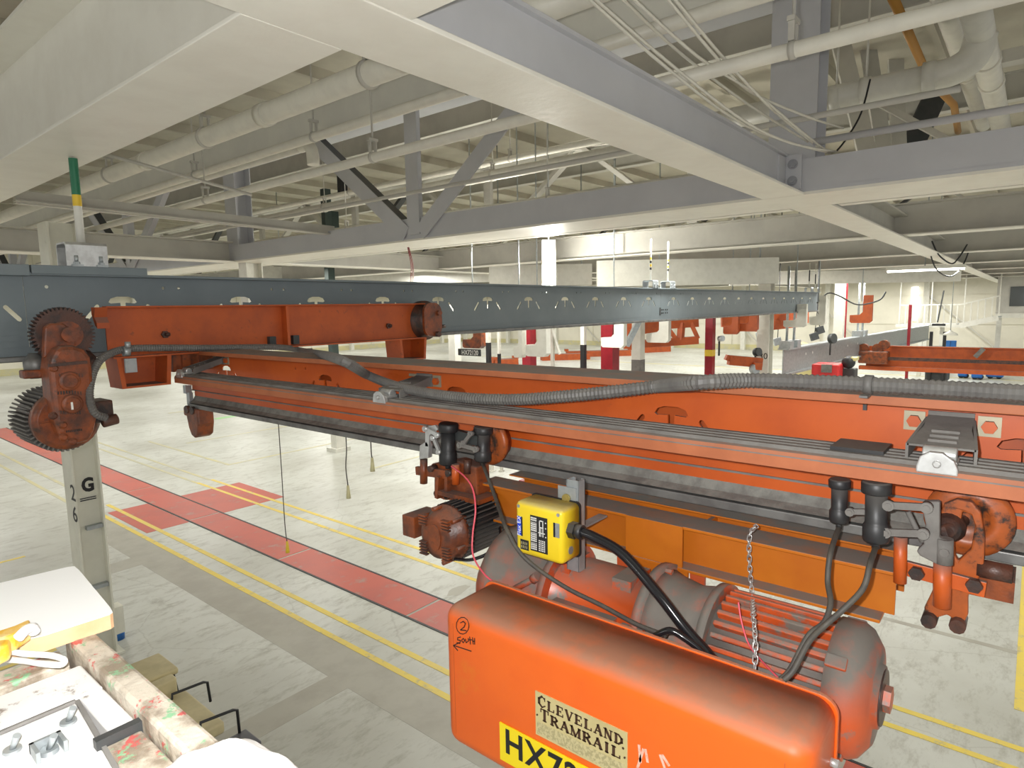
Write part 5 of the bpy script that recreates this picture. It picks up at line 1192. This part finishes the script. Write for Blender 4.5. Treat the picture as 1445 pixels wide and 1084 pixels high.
def postD(name, px, pw, ptop, D, mat, lab_, cat='post', band=None, foot=None):
    a = GD(px, ptop, D); w = pw/FOC*D/2
    t = thing(name, lab_, cat, (a.x, a.y, FZ))
    build('post', MB().box(a.x-w*.9, a.x+w*.9, a.y-w*.9, a.y+w*.9, FZ+.03, a.z), mat, t)
    build('foot_plate', MB().box(a.x-w*1.6, a.x+w*1.6, a.y-w*1.6, a.y+w*1.6, FZ, FZ+.03), mat, t)
    for (y0_, y1_, mm) in (band or []):
        z0_, z1_ = GD(px, y1_, D).z, GD(px, y0_, D).z
        build('painted_band', MB().box(a.x-w*.93, a.x+w*.93, a.y-w*.93, a.y+w*.93, z0_, z1_), mm, t)
    return t
postD('white_post', 640, 14, 430, 16, m_wht, 'broad white post beside the rusty lettered carrier')
postD('black_post', 688, 6, 430, 17, m_wht, 'thin post painted black below, next to the rusty lettered carrier', band=[(484, 520, m_blk)])
postD('white_post', 703, 4, 430, 17, m_wht, 'slim white post with a black foot near the shaded carrier', band=[(500, 520, m_blk)])
postD('crimson_post', 746, 16, 440, 16, m_redst, 'crimson post seen inside the dazzling white carrier')
postD('white_post', 779, 5, 430, 16, m_wht, 'thin bent-looking white post next to the dazzling carrier')
postD('striped_post', 823, 7, 430, 16, m_wht, 'slim white post with black lower half and blue tag', band=[(487, 540, m_blk)])
postD('crimson_post', 861, 21, 440, 16.5, m_redst, 'broad crimson column under the white carrier')
postD('white_post', 901, 15, 440, 17.5, m_wht, 'white post with a grey foot below the orange trusswork', band=[(508, 540, m_grime)])
postD('crimson_post', 1003, 12, 440, 18, m_redst, 'crimson post with a yellow band beside the orange carriers', band=[(494, 503, m_yelst)])
postD('white_post', 1187, 14, 395, 27, m_wht, 'tall white column with a thin crimson pipe beyond the short rail')
postD('crimson_post', 1196, 2, 395, 26.5, m_redst, 'thin crimson pipe beside a tall white column')
postD('crimson_post', 1285, 4, 430, 30, m_redst, 'short crimson post near the bright doorway')
a = GD(786, 480, 16); solo('leaning_panel', MB().bar(GD(778, 462, 16), GD(790, 500, 16), .05, .28, CF), m_wht, 'slanted white panel leaning beside the thin white post', 'panel')
solo('grey_strut', MB().bar(GD(902, 452, 16.8), GD(884, 488, 16.8), .12, .14), m_galv, 'slanted grey strut between the white carriers', 'strut')
# orange trusswork crane piece
t = thing('orange_truss', 'orange trusswork hanging between the white carriers', 'truss', GD(940, 487, 18))
for (q0, q1, w) in (((882, 462), (985, 455), .25), ((880, 487), (985, 480), .22), ((884, 470), (935, 462), .2), ((962, 456), (960, 480), .18), ((975, 456), (985, 478), .12), ((940, 460), (955, 480), .12)):
    build('member', MB().bar(GD(*q0, 18), GD(*q1, 18), .15, w), m_ordk, t)
t = thing('braced_gantry', 'orange braced frame behind the deep orange carriers', 'frame', GD(1080, 465, 21))
for (q0, q1, w) in (((1018, 447), (1140, 441), .7), ((1066, 462), (1130, 455), .3), ((1074, 447), (1092, 462), .14), ((1100, 445), (1102, 460), .5)):
    build('member', MB().bar(GD(*q0, 21.5), GD(*q1, 21.5), .15, w), m_ordk, t)
# orange beams lying on the far floor
for i, (px0, px1, py) in enumerate(((765, 832, 503), (800, 890, 498), (905, 945, 492), (700, 730, 511))):
    a, c = GZ(px0, py+6, FZ), GZ(px1, py+4, FZ)
    d = (c-a).normalized(); n_ = V(-d.y, d.x, 0)
    b = MB()
    for k in range(2): b.bar(a+n_*k*.6+V(0, 0, .25), c+n_*k*.6+V(0, 0, .25), .4, .5)
    b.bar(a+V(0, 0, .6), a+n_*.6+V(0, 0, .6), .3, .2); b.bar(c+V(0, 0, .6), c+n_*.6+V(0, 0, .6), .3, .2)
    solo('stacked_beams', b, m_ordk, 'orange steel beams lying stacked on the far floor', 'beams', 'orange beams lying on the far floor')
solo('fork_boom', MB().bar(GD(1028, 508, 18.5), GD(1074, 512, 18.5), .25, .28).bar(GD(1024, 504, 18.5), GD(1034, 508, 18.5), .2, .16).bar(GD(1062, 516, 18.4), GD(1073, 517, 18.4), .3, .2), m_ordk, 'rusty orange arm reaching out beside the column stencilled 30', 'arm')
def fan(px, py, r, D, lab_, m2=m_darkst):
    c = GD(px, py, D); R = r/FOC*D; t = thing('floor_fan', lab_, 'fan', c-V(0, 0, R))
    n_ = (-CF+CR*.5).normalized()
    build('fan_ring', MB().lathe(c, n_*.14, [(0, R*.94), (0, R), (1, R), (1, R*.94)], 22), m2, t)
    build('fan_hub', MB().cyl(c+n_*.02, c+n_*.12, R*.25, n=12), m_galv, t)
    for k in range(4):
        an = k*math.pi/2+.4; d = (CR*math.cos(an)+CU*math.sin(an)); build('fan_blade', MB().obox(c+d*R*.55+n_*.05, d*R*.38, n_.cross(d)*R*.25, n_*.008), m_galv, t)
    build('fan_stem', MB().cyl(c-V(0, 0, R), c-V(0, 0, R+.4), .03, n=8), m_darkst, t)
fan(1066, 497, 6, 18.6, 'dark drum fan just above the rusty orange arm'); fan(1062, 521, 7, 18.4, 'pale drum fan tilted below the rusty orange arm', m_galv); fan(1172, 478, 7, 22, 'dark drum fan beyond the short galvanised rail'); fan(1015, 478, 4, 17.8, 'small pale drum fan by the yellow-banded post', m_galv)
for i, (x0_, y0_, x1_, y1_) in enumerate(((1075, 445, 1073, 473), (1099, 440, 1097, 482), (1153, 440, 1149, 475), (1154, 440, 1157, 466))):
    a, c = GD(x0_, y0_, 22), GD(x1_, y1_, 22); t = thing('pendant_control', 'small grey pendant control dangling on a black cord near the far rail end', 'pendant', c-V(0, 0, .1), 'pendant controls')
    build('cord', MB().tube([V(a.x, a.y, ZC), a, a.lerp(c, .5)+V(.03, 0, 0), c], .014, 6), m_blk, t); build('pendant_box', MB().obox(c, CR*.12+V(0, 0, .04), CF*.07, V(0, 0, .12)-CR*.04), m_galv if i < 2 else m_darkst, t, .01)
# machines on the far floor
t = thing('floor_machine', 'red floor machine seen over the conduit below the short rail', 'machine', GZ(1170, 545, FZ))
a = GD(1170, 520, 20)
build('body', MB().box(a.x-.3, a.x+.5, a.y-.35, a.y+.45, FZ, a.z+.15), M('bright_red_paint', (.62, .03, .03), None, .4), t, .05); build('hood', MB().box(a.x-.35, a.x-.28, a.y-.15, a.y+.15, a.z-.1, a.z+.15), m_grime, t)
t = thing('floor_machine', 'yellow and black machine with a round drum beside the red one', 'machine', GZ(1198, 545, FZ))
a = GD(1198, 520, 20); build('body', MB().box(a.x-.2, a.x+.3, a.y-.2, a.y+.2, FZ, a.z), m_darkst, t, .03); build('drum', MB().ball(a+V(-.1, 0, .2), .2, 14), m_blk, t); build('cap', MB().box(a.x-.2, a.x+.3, a.y-.22, a.y+.1, a.z+.25, a.z+.36), M('pale_yellow_paint', (.6, .55, .25), None, .5), t, .02)
a = GD(1134, 490, 23); t = thing('floor_machine', 'pale yellow machine with a sloped hood behind the hanger rods', 'machine', V(a.x, a.y, FZ))
build('body', MB().prism([(a.y+.5, FZ), (a.y-.5, FZ), (a.y-.5, a.z-.1), (a.y+.2, a.z+.15), (a.y+.5, a.z+.1)], 'x', a.x, a.x+.8), bpy.data.materials['pale_yellow_paint'], t)
a = GD(1322, 500, 34); t = thing('forklift_mast', 'black lift truck mast standing by the far wall', 'lift truck', V(a.x, a.y, FZ))
for k in (-1, 1): build('mast_rail', MB().box(a.x-.1, a.x+.1, a.y+k*.30-.07, a.y+k*.30+.07, FZ, GD(1322, 468, 34).z), m_blk, t)
for z in (-1.4, -2.6, -3.9): build('cross_bar', MB().box(a.x-.06, a.x+.06, a.y-.3, a.y+.3, z, z+.12), m_darkst, t)
build('body', MB().box(a.x+.1, a.x+1.6, a.y-.5, a.y+.5, FZ+.1, FZ+1.1), m_darkst, t, .05)
a = GD(1341, 487, 40); t = thing('wall_cabinet', 'blue cabinet against the far wall beside the lift truck mast', 'cabinet', V(a.x, a.y, a.z-.3))
build('body', MB().box(a.x, a.x+.3, a.y-.30, a.y+.30, a.z-.28, a.z+.28), m_bluep, t, .02); build('door_line', MB().box(a.x-.01, a.x, a.y-.01, a.y+.01, a.z-.25, a.z+.25), m_ink, t); build('stand', MB().box(a.x+.1, a.x+.2, a.y-.2, a.y+.2, FZ, a.z-.28), m_darkst, t)
for i, (px, py, w, lb) in enumerate(((1356, 530, .28, 'low blue machine with grey hood on the far floor'), (1376, 532, .32, 'low blue machine between two others on the far floor'), (1400, 531, .5, 'long low blue machine on the far floor'))):
    a = GZ(px, py+4, FZ); t = thing('blue_machine', lb, 'machine', a)
    build('body', MB().box(a.x, a.x+.8, a.y-w, a.y+w*.6, FZ+.1, FZ+.55), m_bluep, t, .06); build('hood', MB().box(a.x+.1, a.x+.6, a.y-w*.5, a.y, FZ+.55, FZ+.85), m_galv if i == 0 else m_bluep, t, .05)
    for s_ in (-1, 1): build('wheel', MB().cyl((a.x+.1, a.y+s_*w*.4-.1, FZ+.14), (a.x+.3, a.y+s_*w*.4-.1, FZ+.14), .14, n=12), m_blk, t)
# mezzanine office and stair on the right
Xm = 46.0
mz = thing('mezzanine', 'grey mezzanine office with a long window raised against the far wall', 'mezzanine', GX(1440, 480, Xm))
a, c = GX(1408, 400, Xm), GX(1470, 442, Xm)
build('office_box', MB().box(Xm, Xm+8, -8, a.y, c.z, 4), m_steel2, mz); build('floor_edge', MB().box(Xm-.15, Xm, -8, a.y, c.z-.25, c.z), m_wht, mz)
build('office_window', MB().box(Xm-.05, Xm, -8, GX(1425, 420, Xm).y, c.z+.4, c.z+1.5), M('dark_glass', (.08, .09, .09), None, .1), mz)
for y in (-6.5, -2, GX(1412, 420, Xm).y): build('support_post', MB().box(Xm+.1, Xm+.35, y-.12, y+.12, FZ, c.z), m_wht, mz)
Xs = Xm-1.6
stt = thing('staircase', 'white railed staircase climbing to the mezzanine office', 'stairs', GX(1300, 470, Xs))
y0_, y1_ = GX(1355, 455, Xs).y, GX(1410, 440, Xs).y; z0_, z1_ = GX(1355, 457, Xs).z, c.z-.1
build('landing', MB().box(Xs-.3, Xs+1.2, y0_, GX(1265, 455, Xs).y, z0_-.2, z0_), m_wht, stt)
build('stringer', MB().bar((Xs-.3, y0_, z0_-.1), (Xs-.3, y1_, z1_-.1), .08, .3), m_wht, stt)
for k in range(8):
    f_ = (k+.5)/8; build('stair_tread', MB().box(Xs-.3, Xs+1.0, y0_+(y1_-y0_)*f_-.2, y0_+(y1_-y0_)*f_+.2, z0_+(z1_-z0_)*f_-.05, z0_+(z1_-z0_)*f_), m_galv, stt)
for k in range(16):
    f_ = k/15; y = GX(1270, 455, Xs).y; yy = y+(y1_-y)*f_
    zz = z0_ if yy > y0_ else z0_+(z1_-z0_)*(yy-y0_)/(y1_-y0_)
    build('baluster', MB().box(Xs-.32, Xs-.26, yy-.03, yy+.03, zz, zz+(1.1 if k % 5 else 3.2)), m_wht, stt)
build('handrail', MB().bar((Xs-.3, GX(1270, 455, Xs).y, z0_+1.1), (Xs-.3, y0_, z0_+1.1), .07, .07).bar((Xs-.3, y0_, z0_+1.1), (Xs-.3, y1_, z1_+1.1), .07, .07), m_wht, stt)
for px in (1300, 1330): build('support_post', MB().box(Xs, Xs+.2, GX(px, 455, Xs).y-.1, GX(px, 455, Xs).y+.1, FZ, z0_-.2), m_wht, stt)
build('hang_rod', MB().bar(GX(1323, 455, Xs-.6), GX(1332, 410, Xs-.6), .07, .07), m_darkst, stt)
a = GX(1290, 430, 61.4)
w1 = struct('window_1', MB().box(61.38, 61.93, GX(1294, 430, 61.4).y, GX(1285, 430, 61.4).y, GX(1290, 452, 61.4).z, GX(1290, 405, 61.4).z), m_glass)
lp = GD(1341, 473, 33); t = thing('dish_lamp', 'white dish lamp hanging by the staircase', 'lamp', lp)
build('dish', MB().lathe(lp, (0, 0, .25), [(0, .35), (.4, .28), (.8, .08), (1, .05)], 18), m_wht, t); build('drop_rod', MB().cyl(lp+V(0, 0, .2), V(lp.x, lp.y, ZC), .02, n=6), m_galv, t)
# drooping cable under the far beam, red signal and red wires
solo('drooping_cable', MB().tube([GD(1153, 428, 19), GD(1168, 414, 19), GD(1185, 418, 19), GD(1210, 430, 19), GD(1240, 424, 19), GD(1250, 412, 19)], .022, 6, 6), m_darkst, 'dark cable drooping under the far beige fascia', 'cable')
for i, q in enumerate(([(1315, 340), (1325, 360), (1342, 372), (1352, 365), (1365, 345)], [(1308, 338), (1320, 378), (1342, 390), (1360, 372), (1372, 338)])):
    solo('drooping_cable', MB().tube([GD(x, y, 15.5+i) for x, y in q], .018, 6, 6), m_darkst, ('short' if i == 0 else 'longer')+' black cable loop hanging at the far beam crossing', 'cable')
for k in range(3): solo('red_wire', MB().tube([GZ(575+k, 349, ZB), GD(580+k*1.5, 375, GZ(575+k, 349, ZB).dot(CF)), GD(579+k*2, 398, GZ(575+k, 349, ZB).dot(CF))], .006, 6, 5), m_redst, 'thin red wire hanging below the truss chord behind the rail', 'wire', 'red wires behind the rail')
a = GD(1025, 375, 17); solo('signal_beacon', MB().lathe(a, (0, 0, -.12), [(0, .06), (.3, .12), (.7, .12), (1, .04)], 16).cyl(a, V(a.x, a.y, ZB+.05), .02, n=6), m_redst, 'small red beacon under the far grey beam', 'beacon')
